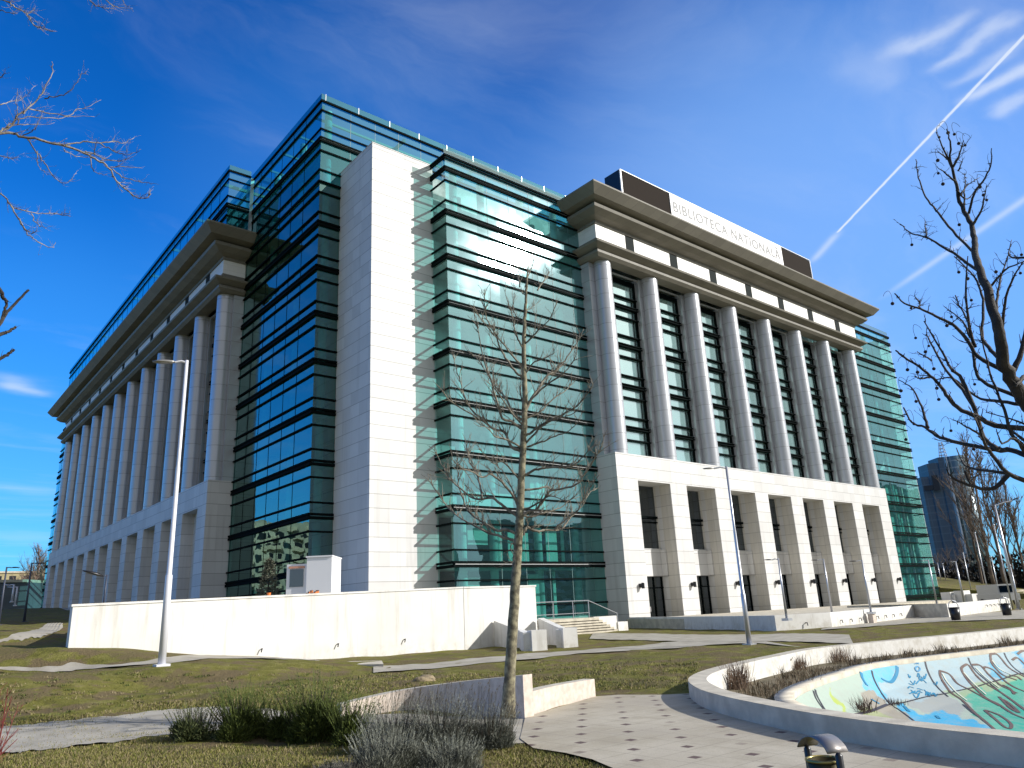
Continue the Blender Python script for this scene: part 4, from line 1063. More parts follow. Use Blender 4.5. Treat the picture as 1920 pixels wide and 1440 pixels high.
M_head = mat('lamp_head_grey', (.32,.31,.29), .35, .4)
leftdir = -Vector((rt.x, rt.y, 0)).normalized(); awaydir = Vector((fw.x, fw.y, 0)).normalized()
d_ = ray(303,1247); b = EYE+d_*(25.6/d_.y); Tt = at_d(352,676, math.hypot(b.x,b.y)); 
lamp('street_lamp', (b.x,b.y,b.z), Tt.z-b.z, .115, .055, leftdir*.35-awaydir*.1, M_head, M_polew, 'tall white street lamp standing in front of the long white wall on the left', headpitch=-.02, hl=.7)
b = at_z(1405,1207,0.02); Tt = at_d(1357,875, math.hypot(b.x,b.y))
lamp('street_lamp', (b.x,b.y,0), Tt.z, .10, .05, leftdir*.55-awaydir*.1, M_head, M_pole, 'grey street lamp on the lawn corner in front of the white podium', headpitch=0, hl=.5)
# small ones along the podium
for i, (px, pt, py) in enumerate([(1475,1047,1158),(1560,1048,1148),(1633,1050,1146),(1757,1050,1133)]):
    b = at_z(px, py, .68); Tt = at_d(px-23, pt, math.hypot(b.x,b.y))
    lamp('promenade_lamp', (b.x,b.y,.62), Tt.z-.62, .07, .04, leftdir*.35, M_blackp, M_pole, ['slim lamp post against the fourth podium pier, leftmost of the slim row', 'second slim lamp post along the podium from the left', 'third slim lamp post along the podium, between the last two openings', 'slim lamp post in front of the right glass box'][i], 'slim lamp posts along the podium', headpitch=.02, step=False, hl=.45)
b = at_z(1808,1130,.6); Tt = at_d(1795,1052, math.hypot(b.x,b.y))
lamp('promenade_lamp', (b.x,b.y,.3), Tt.z-.3, .08, .05, leftdir*.3, M_blackp, M_pole, 'slim lamp post behind the low forecourt wall, just right of the building', 'slim lamp posts along the podium', step=False, hl=.4)
b = at_z(1910,1142,.0); Tt = at_d(1882,945, math.hypot(b.x,b.y))
lamp('street_lamp', (b.x,b.y,0), Tt.z, .14, .07, -leftdir*1.5+Vector((0,0,.35)), M_blackp, M_pole, 'grey street lamp with long raised arm at the right edge beside the bare poplars', step=False, hl=.7)
for px, py, ptx, pty, lab in ((45,1166,63,1055,'dark street lamp on the shaded slope left of the building, the one nearer the building'), (-3,1172,9,1063,'dark street lamp at the left edge of the picture')):
    b = on_ground(px, py); Tt = at_d(ptx, pty, math.hypot(b.x,b.y))
    lamp('street_lamp', tuple(b), Tt.z-b.z, .09, .05, -leftdir*.35, M_blackp, M_poled, lab, 'street lamps on the shaded slope', step=False, headpitch=0, hl=.6)
b = at_d(196,1118,46); Tt = at_d(196,1078,46)
tl = lamp('floodlight', (b.x,b.y,2.8), Tt.z-2.8, .05, .04, leftdir*.12-awaydir*.1, M_blackp, M_poled, 'black floodlight on a thin pole in front of the shaded left podium', step=False, headpitch=.3, hl=1.0)
tl['category'] = 'floodlight'
for px, top, bot in ((28,1100,1135),(22,1096,1128)):
    b = at_d(px, bot, 120); Tt = at_d(px-4 if px == 22 else px+1, top, 120)
    lamp('street_lamp', tuple(b), Tt.z-b.z, .14, .1, leftdir*.6, M_polew, M_polew, 'far pale lamp post beside the low grey block on the left' if px == 28 else 'far pale lamp post with a curved arm at the far left', step=False, hl=.7)
# flag poles
fp = [(1807,1038,1824,1121),(1827,1000,1856,1125),(1857,1045,1876,1122),(1868,985,1899,1141),(1757,1057,1766,1097),(1765,1058,1774,1090),(1888,1062,1913,1143)]
for i, (tx, ty, bx, by) in enumerate(fp):
    z0 = 2.2 if i in (4, 5) else (.5 if by < 1130 else 0)
    b = at_z(bx, by, z0) if i not in (4, 5) else at_d(bx, by, 150); Tt = at_d(tx, ty, math.hypot(b.x,b.y))
    f_ = thing('flagpole', ['thin bare metal flagpole before the dark hedge, left one of the near group', 'tall flagpole in front of the round tower face', 'shorter flagpole between two tall ones by the low wall', 'tallest flagpole, near the end of the low wall', 'distant pale pole right beside the glass box, left of a pair', 'distant pale pole right beside the glass box, right of a pair', 'thin flagpole nearest the right edge'][i], 'flagpole', tuple(b), 'bare flagpoles on the right')
    r_ = .035+math.hypot(b.x,b.y)*.0004
    MB().tube([Vector(b)-Vector((0,0,.3)), Vector((b.x,b.y,Tt.z))], [r_, r_*.6], 8).build('mast', M_pole, f_, True)
    MB().sphere((b.x,b.y,Tt.z+.05), r_*1.2).build('finial', M_pole, f_, True)
# distant bins
def bin_small(px, py, lab):
    b = at_z(px, py, 0); t = thing('litter_bin', lab, 'litter bin', (b.x, b.y, 0), 'dark litter bins on the forecourt')
    MB().cyl(b.x, b.y, .02, .68, .24, .29, 20).build('bin_body', M_blackp, t, True)
    MB().cyl(b.x, b.y, .68, .72, .3, .3, 20).build('rim', M_blackp, t, True)
    s_ = Vector((rt.x, rt.y, 0)).normalized()*.27; c = Vector((b.x, b.y, .6))
    MB().tube([c-s_, c-s_+Vector((0,0,.25)), c-s_*.7+Vector((0,0,.42)), c+Vector((0,0,.5)), c+s_*.7+Vector((0,0,.42)), c+s_+Vector((0,0,.25)), c+s_], .025, 6).build('hoop', M_pole, t)
bin_small(1793,1163,'dark litter bin with a hoop, the left of the two far bins'); bin_small(1889,1154,'dark litter bin with a hoop, at the right end of the low wall')
# near bin with hood
c = at_d(1548,1425,5.8); zb = -.33
nb = thing('hooded_litter_bin', 'litter bin with a curved metal hood on dark posts at the bottom edge', 'litter bin', (c.x, c.y, zb))
s_ = Vector((rt.x, rt.y, 0)).normalized(); fo = Vector((-s_.y, s_.x, 0))
s2 = (s_*.86+fo*.5).normalized(); f2 = Vector((-s2.y, s2.x, 0))
PR = at_d(1578,1403,5.65); PL = at_d(1506,1396,5.95); mid = (PR+PL)/2
s2 = Vector(((PR-PL).x, (PR-PL).y, 0)); W2 = s2.length/2*.8; s2.normalize(); f2 = Vector((-s2.y, s2.x, 0)); zt = PL.z
top_z = at_d(1543,1378,5.8).z; C0 = Vector((mid.x, mid.y, 0))
print('BIN width', W2*2, 'top', top_z, 'posts', zt)
for sg in (-1, 1):
    q0 = C0+s2*W2*sg
    MB().tube([q0+Vector((0,0,zb-.1)), q0+Vector((0,0,zt-.02)), q0+Vector((0,0,zt+.0))], [.024,.024,.01], 10).build('post', M_blackp, nb, True)
    MB().tube([q0+Vector((0,0,zt-.22)), q0-s2*sg*.06+Vector((0,0,zt-.22))], .01, 6).build('pivot', M_pole, nb)
k = MB(); N_ = 16
for j, off in enumerate((-.08, .08)):
    for i in range(N_+1):
        u = -1+2*i/N_; zz = zt+(top_z-zt)*(1-u*u)**.75; q_ = C0+s2*W2*u*1.0+f2*off*(1)+Vector((0,0,zz)); k.v.append(tuple(q_))
for i in range(N_): k.f.append((i, i+1, N_+1+i+1, N_+1+i))
ho = k.build('hood', mat('hood_steel', (.30,.28,.27), .45, .7), nb, True); so = ho.modifiers.new('t', 'SOLIDIFY'); so.thickness = .008
bz = at_d(1548,1424,5.8).z; rb = W2*.72
k = MB(); k.cyl(C0.x, C0.y, bz-.42, bz, rb*.85, rb, 28, cap=False)
bb = k.build('bin_body', M_bronze, nb, True); so = bb.modifiers.new('t', 'SOLIDIFY'); so.thickness = .012
MB().tube([(C0.x+rb*math.cos(a_), C0.y+rb*math.sin(a_), bz) for a_ in np.linspace(0, 2*math.pi, 29)], .01, 6).build('rim', mat('brass_rim', (.35,.3,.12), .3, .8), nb, True)

# ------------------------------------------------------------------ trees (bare)
def bark_fn(c0, c1, sc=9):
    return varied(c0, c1, sc, .35, .65, bump=.5, bscale=40)
M_bark = mat('plane_bark', (.2,.18,.12), .85, fn=bark_fn((.10,.085,.055), (.30,.27,.17)))
M_twig = mat('twig_bark', (.12,.09,.07), .85, fn=bark_fn((.10,.085,.065), (.27,.24,.18), 4))
M_pale = mat('pale_branch', (.5,.45,.38), .8, fn=bark_fn((.10,.085,.07), (.37,.335,.29), 5))
M_darkt = mat('dark_branch', (.05,.04,.035), .8, fn=bark_fn((.018,.014,.012), (.055,.045,.034), 5))
M_ball = mat('seed_ball', (.03,.02,.02), .9)
def jit(P, r, rnd):
    o = [P[0]]
    for p_ in P[1:]: o.append(p_+Vector((rnd.gauss(0,r), rnd.gauss(0,r), rnd.gauss(0,r))))
    return o
def twigs(k, P, R0, rnd, n, ln, upb=.5, rad=.35, lvl=1, spread=.9, kink=.12):
    m_ = len(P)
    for _ in range(n):
        i = rnd.randint(int(m_*.15), m_-2); t = (P[i+1]-P[i]).normalized(); b = P[i].lerp(P[i+1], rnd.random())
        d = (t+Vector((rnd.gauss(0,spread), rnd.gauss(0,spread), rnd.gauss(0,spread*.6)+upb))).normalized()
        L = ln*rnd.uniform(.35, 1.2)*(1-.4*i/m_); q_ = [b]; dd = d.copy(); ns = 5
        for s_ in range(ns):
            dd = (dd+Vector((rnd.gauss(0,kink), rnd.gauss(0,kink), rnd.gauss(0,kink)+.06*upb))).normalized(); q_.append(q_[-1]+dd*L/ns)
        r = R0*rad; k.tube(q_, [r, r*.8, r*.65, r*.5, r*.38, r*.25], 4)
        if lvl > 0: twigs(k, q_, r, rnd, rnd.randint(1, 3), L*.45, upb, .6, lvl-1, spread, kink)
# central tree
ct = thing('bare_plane_tree', 'slim bare plane tree with upswept branches in the middle of the picture', 'tree', tuple(at_z(952,1345,-.2)))
rnd = random.Random(11)
base = at_z(952,1345,-.2); D0 = math.hypot(base.x, base.y)
tp = [(952,1345),(956,1270),(961,1180),(966,1100),(970,1040),(974,980),(978,900),(981,830),(984,760),(983,700),(982,650),(984,600),(986,560),(988,525),(990,497)]
TP = catmull([at_d(x, y, D0) for x, y in tp], 5)
nT = len(TP); TR = [.106*(1-i/nT)**.85*(1 if i > 5 else 1.35-.07*i)+.008 for i in range(nT)]
MB().tube(jit(TP, .004, rnd), TR, 14).build('trunk', M_bark, ct, True)
c1 = lambda x, y: (800+x/4.8, 840+y/4.8)
c2 = lambda x, y: (780+x/4.8, 540+y/4.8)
c3 = lambda x, y: (760+x/4.8, 240+y/4.8)
BR = [(c1, [(820,850),(750,822),(640,785),(560,765),(430,700),(320,640),(200,540),(90,390),(40,320)]),
 (c1, [(800,770),(700,730),(640,745),(540,690),(430,620),(370,560),(320,440),(285,330),(280,200),(275,90)]),
 (c1, [(850,790),(880,750),(910,715),(990,750),(1100,740),(1200,735),(1250,690),(1300,620),(1400,520),(1470,400),(1500,380)]),
 (c1, [(910,715),(905,660),(905,620)]),
 (c1, [(1150,740),(1180,700),(1260,640),(1360,560),(1390,500),(1440,420),(1500,310),(1560,230)]),
 (c1, [(830,620),(700,530),(590,450),(480,460),(400,440),(230,300),(150,180),(80,40)]),
 (c1, [(840,620),(900,580),(1000,540),(1070,440),(1130,380),(1300,350),(1380,300),(1460,180),(1530,60),(1580,-20)]),
 (c1, [(870,380),(1000,365),(1080,350),(1140,380),(1200,370),(1330,330),(1400,260)]),
 (c1, [(870,245),(980,200),(1080,180),(1200,170),(1330,150),(1450,30),(1560,-60)]),
 (c1, [(850,300),(760,200),(680,120),(600,140),(520,60),(470,0)]),
 (c1, [(830,500),(740,380),(660,290),(580,240),(500,260),(400,210),(300,170),(215,90)]),
 (c1, [(500,460),(480,330),(440,200),(390,130),(370,50),(350,-80)]),
 (c1, [(790,870),(765,860),(760,920),(785,970),(780,1020),(760,1035)]),
 (c1, [(820,610),(810,500),(780,400),(740,300),(690,220),(600,130)]),
 (c1, [(840,560),(940,530),(1040,470),(1120,430),(1250,480),(1330,440)]),
 (c1, [(850,600),(930,620),(1000,600),(1100,570),(1200,540),(1290,470),(1380,440)]),
 (c2, [(980,1290),(890,1220),(780,1170),(740,1060),(700,930),(680,830),(600,620),(570,430),(550,340)]),
 (c2, [(975,1200),(880,1130),(800,980),(740,920),(640,770),(560,650),(500,600)]),
 (c2, [(985,1330),(1060,1280),(1200,1190),(1340,1130),(1450,1060),(1530,970),(1600,850)]),
 (c2, [(985,1120),(1040,990),(1100,910),(1180,790),(1270,740),(1360,620),(1450,490),(1510,370)]),
 (c2, [(975,820),(900,760),(830,660),(760,540),(720,430),(640,280),(620,180),(615,60)]),
 (c2, [(970,720),(850,590),(790,500),(700,420),(580,270),(520,190)]),
 (c2, [(975,510),(1050,440),(1090,390),(1180,310),(1230,220),(1290,90)]),
 (c2, [(970,560),(930,480),(890,390),(880,300),(860,220),(840,170),(790,0)]),
 (c2, [(980,780),(1050,680),(1140,640),(1220,600),(1250,560)]),
 (c2, [(980,1480),(860,1430),(800,1300),(700,1270),(600,1180),(510,1110),(440,990),(410,880),(360,720),(340,620)]),
 (c2, [(700,1270),(560,1170),(310,1020),(230,900)]),
 (c2, [(985,1400),(1100,1280),(1190,1210),(1300,1170),(1420,1130),(1480,1080)]),
 (c2, [(975,1090),(945,960),(945,820),(950,700)]), (c2, [(985,1060),(1080,960),(1190,860),(1300,790),(1420,650),(1440,560)]),
 (c2, [(980,1180),(1120,1110),(1230,1000),(1350,920),(1400,850)]), (c2, [(975,1250),(850,1110),(730,930),(640,840)]),
 (c2, [(975,330),(900,250),(870,150),(900,60)]), (c2, [(978,220),(1030,180),(1090,140)]), (c2, [(980,60),(940,30),(850,-40)]),
 (c3, [(1030,1430),(1015,1340),(960,1220),(945,1180)]), (c3, [(1030,1400),(1020,1300),(1030,1130)]), (c3, [(1080,1430),(1110,1320),(1140,1250),(1165,1160)]), (c3, [(1190,1460),(1240,1380),(1300,1290)]),
 (c2, [(1000,1430),(1120,1390),(1250,1330),(1380,1290),(1480,1180)]), (c2, [(960,1440),(830,1370),(720,1340),(640,1260),(560,1240)])]
kb_ = MB()
for fn_, pts in BR:
    px_ = [fn_(*p) for p in pts]
    # distance along the line of sight drifts away from the trunk so the crown has depth
    dz = rnd.choice((-1, 1))*rnd.uniform(.25, 1.0); n = len(px_)
    d_s = D0
    P = [at_d(x, y, D0+dz*(i/(n-1))**.8*(abs(x-982)/110+.3)) for i, (x, y) in enumerate(px_)]
    P = catmull(P, 4); L = sum((P[i+1]-P[i]).length for i in range(len(P)-1))
    r0 = min(.034, .011+.0085*L); N = len(P)
    P = jit(P, .006, rnd)
    kb_.tube(P, [r0*(1-.78*i/(N-1)) for i in range(N)], 6)
    twigs(kb_, P, r0*.7, rnd, int(8+L*8), .45+.08*L, .6, .45, 1, .6, .18)
for i in range(22, nT-4, 2):
    pass
kb_.build('branches', M_twig, ct, True)
for px, py in ((989,675),(985,632)):
    c = at_d(px, py, D0-.08); MB().sphere(c, .022, 8, 6).build('seed_ball', M_ball, ct, True)

# right tree
rtree = thing('plane_tree_with_seed_balls', 'dark bare plane tree with hanging round seed balls at the right edge', 'tree', tuple(at_d(2010,1300,8.6)))
D1 = 8.6; rnd = random.Random(4)
a3 = lambda x, y: (1560+x/3.272, 480+y/3.272)
b3 = lambda x, y: (1480+x/3, y/3)
tk = [(2040,1500),(2025,1200),(2000,1000),(1965,860),a3(1250,1000),a3(1190,900),a3(1130,800),a3(1062,680),a3(1040,560),a3(1020,440),a3(985,320),a3(945,180),a3(900,60),b3(1045,1400),b3(1035,1320),b3(1010,1240),b3(960,1130),b3(930,1010),b3(905,900),b3(905,800),b3(885,725)]
n = len(tk); P = catmull([at_d(x, y, D1+ .3*math.sin(i*.5)) for i, (x, y) in enumerate(tk)], 4); N = len(P)
MB().tube(jit(P, .006, rnd), [.105*(1-.955*(i/(N-1))**.72) for i in range(N)], 12).build('trunk', M_darkt, rtree, True)
BR2 = [(a3,[(1200,1060),(1000,1040),(900,990),(770,930),(700,850),(640,770),(560,700),(440,620),(390,580)],1.4),
 (a3,[(1230,1240),(1100,1190),(1000,1190),(780,1145),(640,1100),(570,1050),(490,1020),(440,930)],1.5),
 (a3,[(590,1055),(570,980),(540,900),(490,810),(410,760)],.7),
 (a3,[(1020,1190),(930,1110),(880,950),(800,820),(700,700),(620,560),(580,480)],1.2),
 (a3,[(880,950),(800,760),(730,690),(660,560),(565,400)],1),
 (a3,[(1060,705),(900,620),(820,500),(740,420),(640,370),(540,325),(440,290),(385,230)],1.1),
 (a3,[(1160,910),(1000,890),(880,860),(740,750),(640,760)],.9),
 (a3,[(1130,860),(960,790),(890,730),(870,620),(860,500),(830,400),(780,300),(757,240)],1),
 (a3,[(880,560),(840,430),(820,200),(835,0)],.8),
 (a3,[(1040,640),(960,560),(920,480),(930,300),(900,180),(850,100),(750,0)],1),
 (a3,[(1100,720),(1160,600),(1190,440),(1240,300)],1.6),
 (a3,[(1040,560),(1050,350),(1100,160),(1178,30)],.8),
 (a3,[(960,200),(1060,90),(1180,30)],.6), (a3,[(1010,400),(1015,250),(1040,120),(1080,0)],.8),
 (a3,[(1230,1400),(1080,1330),(960,1190),(930,1130),(880,1000)],1.3),
 (a3,[(1090,1335),(900,1310),(810,1280),(765,1180)],.8),
 (a3,[(1090,1330),(1020,1410),(940,1430),(820,1400),(740,1360),(700,1310)],1.2),
 (a3,[(1230,1250),(1178,1170),(1100,1090),(1060,950),(1000,800),(960,690),(905,430)],1),
 (a3,[(920,1100),(840,1060),(745,1003)],.6), (a3,[(610,640),(520,585)],.4), (a3,[(600,745),(540,750),(500,735)],.4),(a3,[(1178,1130),(1080,1060),(970,1010)],.7),(a3,[(1200,1040),(1100,1000),(940,960)],.5),
 (a3,[(530,320),(540,290),(505,245)],.4),(a3,[(850,500),(800,400),(690,310)],.5),(a3,[(1178,740),(1130,800)],1.2),(a3,[(850,1400),(800,1290)],.4),(a3,[(1178,1200),(1120,1120),(1040,1150),(1010,1065)],.6),
 (b3,[(1045,1430),(1010,1395),(920,1300),(840,1200),(780,1130),(740,1040),(718,960),(714,895)],.7),
 (b3,[(1060,1520),(1000,1480),(900,1410),(800,1350),(740,1325),(680,1310),(625,1260)],.8), (b3,[(770,1330),(765,1245)],.35),
 (b3,[(1035,1260),(1080,1180),(1110,1040)],.55), (b3,[(1010,1200),(1040,1090),(1100,1000),(1135,920),(1135,835)],.6),
 (b3,[(985,1180),(985,1080),(990,970)],.4), (b3,[(920,950),(870,840),(825,745)],.5), (b3,[(920,940),(960,860),(980,790)],.5),
 (b3,[(935,1020),(870,970),(830,940)],.35), (b3,[(908,910),(860,870),(830,850)],.35), (b3,[(940,1070),(1000,1120),(1060,1050)],.35), (b3,[(1340,1450),(1240,1440),(1250,1350)],.5),
 (b3,[(950,960),(975,910)],.3),(b3,[(960,1100),(1005,1040),(1070,1000)],.35)]
kb_ = MB()
for fn_, pts, s_ in BR2:
    px_ = [fn_(*p) for p in pts]; n = len(px_); dz = rnd.uniform(-.7, .9)
    P = catmull([at_d(x, y, D1+.2+dz*(i/(n-1))) for i, (x, y) in enumerate(px_)], 4); N = len(P); r0 = .0165*s_+.005
    kb_.tube(jit(P, .003, rnd), [r0*(1-.72*i/(N-1)) for i in range(N)], 6)
    L = sum((P[i+1]-P[i]).length for i in range(N-1))
    twigs(kb_, P, r0*.6, rnd, int(4+L*6), .20, .35, .5, 1, .8, .2)
    # spur buds
    for _ in range(int(L*9)):
        i = rnd.randint(1, N-2); d = Vector((rnd.gauss(0,1), rnd.gauss(0,1), rnd.gauss(0,1))).normalized()
        kb_.tube([P[i], P[i]+d*.028], [.006, .003], 4)
kb_.build('branches', M_darkt, rtree, True)
balls = [a3(*p) for p in ((371,292),(485,320),(705,427),(733,374),(778,99),(832,139),(855,271),(1006,97),(1156,105),(513,503),(594,552),(573,588),(463,698),(525,713),(625,692),(423,827),(516,892),(643,811),(655,880),(503,1030),(453,1126),(730,1072),(870,1185),(875,787),(741,703))]+[b3(*p) for p in ((689,1377),(835,902),(838,975),(864,1035),(843,772),(893,747),(928,755),(953,807),(989,817),(1071,1051),(1092,1097),(1110,1125),(956,1264),(1306,1433))]
for i, (x, y) in enumerate(balls):
    d_ = D1+rnd.uniform(-.1,.35); c = at_d(x, y, d_); r_ = .0175*rnd.uniform(.8, 1.15)
    sb = MB().sphere((c.x, c.y, c.z), r_, 10, 7).build('seed_ball', M_ball, rtree, True)
    s_ = Vector((rt.x, rt.y, 0)).normalized()*rnd.choice((-1, 1, 1))*.05
    MB().tube(catmull([c, c-s_*.15+Vector((0,0,.09)), c+s_*.3+Vector((0,0,.15)), c+s_*1.2+Vector((0,0,.13)), c+s_*1.7+Vector((0,0,.09))], 4), .0022, 4).build('stalk', M_darkt, sb)

# left tree: trunk stands outside the frame, its branches reach in
lt = thing('pale_bare_tree', 'pale sunlit bare branches reaching in at the upper left from a tree outside the frame', 'tree', tuple(at_d(-420,1300,9)))
D2 = 9.0; rnd = random.Random(8); l3 = lambda x, y: (x/3, y/3)
P = catmull([at_d(x, y, D2+1.0) for x, y in ((-430,1500),(-420,1200),(-400,900),(-390,600),(-370,300),(-350,0),(-330,-300))], 5); N = len(P)
MB().tube(P, [.2*(1-.75*i/(N-1)) for i in range(N)], 12).build('trunk', M_bark, lt, True)
BR3 = [([(-1120,1150),(-600,820),(0,750),(130,770),(300,805),(450,850),(530,890),(610,940),(650,1010),(700,1060),(760,1105),(810,1118),(845,1088)],1.5),
 ([(620,950),(700,1000),(780,1020),(850,1033)],.5), ([(350,815),(450,800),(560,810),(640,850),(700,868),(760,860),(795,840)],.6), ([(560,805),(640,797),(700,805),(755,768)],.5),
 ([(480,850),(560,880),(640,905),(700,900),(740,885)],.5), ([(620,940),(700,938),(795,945)],.4), ([(155,785),(210,860),(250,920),(300,990),(350,1028),(400,1010),(425,975)],.55),
 ([(-600,900),(0,740),(100,650),(200,570),(250,500),(290,420),(295,350)],.95), ([(130,640),(160,615),(260,630),(370,650),(430,620),(500,600),(570,560)],.55), ([(250,555),(330,540),(400,510),(450,430),(485,405)],.45),
 ([(0,740),(50,700),(160,660),(300,665),(420,655),(540,655)],.5), ([(40,715),(100,700),(200,700),(300,690)],.4), ([(-1120,1300),(-300,1000),(0,1090),(60,1155),(170,1195),(280,1200),(400,1215)],.8),
 ([(60,1155),(110,1240),(160,1320),(230,1370),(295,1395),(308,1360)],.55), ([(175,1200),(210,1260),(260,1285)],.35), ([(100,1230),(150,1300),(190,1310),(215,1270)],.3), ([(-1050,200),(-300,-60),(20,0),(80,40),(150,75),(190,140),(240,157),(295,178)],.8), ([(150,75),(185,65),(190,45)],.3),
 ([(-1000,-300),(0,-200),(400,-160),(510,0),(545,35),(610,45)],.8), ([(400,-160),(595,0),(650,35),(745,50)],.5), ([(650,-60),(700,20),(720,40)],.3), ([(0,60),(60,75),(90,75)],.3), ([(-300,880),(0,880),(50,890),(100,885)],.4), ([(120,770),(180,740),(210,700),(240,620)],.35),
 ([(0,590),(60,570),(130,550),(200,480)],.35), ([(100,700),(95,600),(100,500)],.35), ([(0,440),(30,410)],.4), ([(530,870),(545,780)],.3), ([(510,890),(520,950),(550,975),(600,985)],.35),([(210,850),(215,930),(270,985)],.3),([(360,840),(430,880),(500,885)],.3)]
kb_ = MB()
for pts, s_ in BR3:
    px_ = [l3(*p) for p in pts]; n = len(px_); dz = rnd.uniform(-.5,.6)
    P = catmull([at_d(x, y, D2+dz*(i/(n-1))+(1.0 if x < -200 else 0)) for i, (x, y) in enumerate(px_)], 5); N = len(P); r0 = .0095*s_+.003
    kb_.tube(jit(P, .006, rnd), [r0*(1-.72*i/(N-1)) for i in range(N)], 6)
    L = sum((P[i+1]-P[i]).length for i in range(N-1) if P[i].length > 0)
    twigs(kb_, P, r0*.55, rnd, int(5+min(L, 3)*10), .22, .45, .5, 1, .7, .2)
kb_.build('branches', M_pale, lt, True)
kb_ = MB()
for pts in ([(-300,900),(0,500),(90,380),(220,255)], [(-300,700),(0,590),(60,568),(125,530)], [(-300,950),(0,770),(60,735),(105,700)], [(-200,-50),(0,250),(20,310),(50,340),(40,390),(10,470)]):
    P = catmull([at_d(x/4, 480+y/4, 6.5) for x, y in pts], 5); N = len(P); kb_.tube(jit(P, .003, rnd), [.016*(1-.45*i/(N-1)) for i in range(N)], 6)
    twigs(kb_, P, .008, rnd, 5, .08, .3, .5, 0)
P = catmull([at_d(x, y, 6.5+.6) for x, y in ((-330,1500),(-300,1100),(-250,800),(-200,600),(-160,400))], 5)
tag(kb_.tube(P, .05, 8).build('leaning_sapling', M_darkt), 'brownish thick twigs poking in at the left edge below the pale branches', 'sapling')

print('T trees', time.time()-T0)
# background trees
def bare_tree(name, label, base, H, seed, m_, spread=.45, group=None, lean=0, nb_=16, tw=5, narrow=.5):
    t = thing(name, label, 'tree', tuple(base), group); rnd = random.Random(seed); b = Vector(base)
    P = [b+Vector((rnd.gauss(0,.02)*H*i/8, rnd.gauss(0,.02)*H*i/8, H*i/8)) for i in range(9)]
    MB().tube(P, [.012*H*(1-i/8.6)+.02 for i in range(9)], 8).build('trunk', m_, t, True)
    k = MB()
    for _ in range(nb_):
        f = rnd.uniform(.15, .9); q0 = b+Vector((0,0,H*f)); a_ = rnd.random()*6.28; L = H*(1-f*.7)*narrow*rnd.uniform(.6,1.1)
        d = Vector((math.cos(a_)*spread, math.sin(a_)*spread, 1)).normalized(); q_ = [q0]
        for s_ in range(6): d = (d+Vector((rnd.gauss(0,.12), rnd.gauss(0,.12), .05))).normalized(); q_.append(q_[-1]+d*L/6)
        k.tube(q_, [.0045*H*(1-.13*s_) *(1-f*.5)+.012 for s_ in range(7)], 5)
        twigs(k, q_, .0042*H, rnd, tw*2, L*.45, .5, .5, 1, .5)
    k.build('crown', m_, t, True); return t
M_bt = mat('far_bark', (.16,.12,.09), .9, fn=bark_fn((.11,.085,.07), (.22,.17,.13), 1))
for i, (px, py, dist, H, nar, lab) in enumerate([(1850,1130,150,20,.6,'broad bare tree left of the poplars beside the dark tower'),(1872,1132,140,25,.42,'tallest narrow bare poplar by the street lamp'),(1893,1132,145,23,.45,'narrow bare poplar just right of the tallest one'),(1912,1132,150,20,.6,'bare tree behind the street lamp arm'),(1936,1135,150,19,.6,'bare tree cut by the right edge'),
        (1826,1128,170,10,.6,'low bare tree at the foot of the round tower'),(1792,1120,190,9,.7,'low bare tree in front of the dark tower, left one'),(1770,1118,190,8,.7,'small bare tree right beside the glass box')]):
    b = at_d(px, py, dist); b.z = 1.0
    bare_tree('bare_poplar' if H > 18 else 'bare_tree', lab, b, H, 40+i, M_bt, .35 if H > 18 else .6, 'bare trees behind the forecourt', narrow=nar, nb_=22, tw=6)
M_btr = mat('reddish_far_bark', (.2,.13,.1), .9, fn=bark_fn((.16,.11,.08), (.30,.21,.16), 1))
for i, (px, dist, H, lab) in enumerate([(42,190,10,'hazy bare tree left of the leaning lamp'),(60,180,13.5,'large reddish bare tree behind the nearer slope lamp'),(78,175,11,'bare tree touching the far corner of the building'),(20,210,9,'smaller bare tree above the grey block at far left')]):
    b = at_d(px, 1150, dist); b.z = 4.5
    bare_tree('bare_tree', lab, b, H, 60+i, M_btr, .6, 'bare trees beyond the left slope', nb_=44, tw=9, narrow=.6)
# dark hedge mass on the right and slope
def blob_hedge(a, b, n, H, m_cols, name, lab, seed, thick=4):
    rnd = random.Random(seed); k = MB(); cl = []
    for i in range(n):
        c = Vector(a).lerp(Vector(b), i/(n-1)); s_ = H*rnd.uniform(.7,1.15)
        leafcloud(k, cl, (c.x+rnd.gauss(0,1), c.y+rnd.gauss(0,1), 0.2), (thick, thick, s_), 260, .9, .45, .5, m_cols, rnd, shell=.3)
    return tag(k.build(name, M_leaf, attr=cl), lab, 'hedge', kind='stuff')
a = at_d(1745,1125,180); b = at_d(2000,1130,150)
blob_hedge((a.x,a.y,0), (b.x,b.y,0), 26, 7, ((.012,.012,.010),(.05,.042,.03)), 'undergrowth', 'dark tangled undergrowth under the bare trees at the right', 1)
a = at_d(-120,1150,230); b = at_d(95,1145,200)
o_ = blob_hedge((a.x,a.y,0), (b.x,b.y,0), 14, 8, ((.03,.022,.016),(.10,.075,.055)), 'undergrowth', 'low brown bushes at the horizon on the far left', 2)
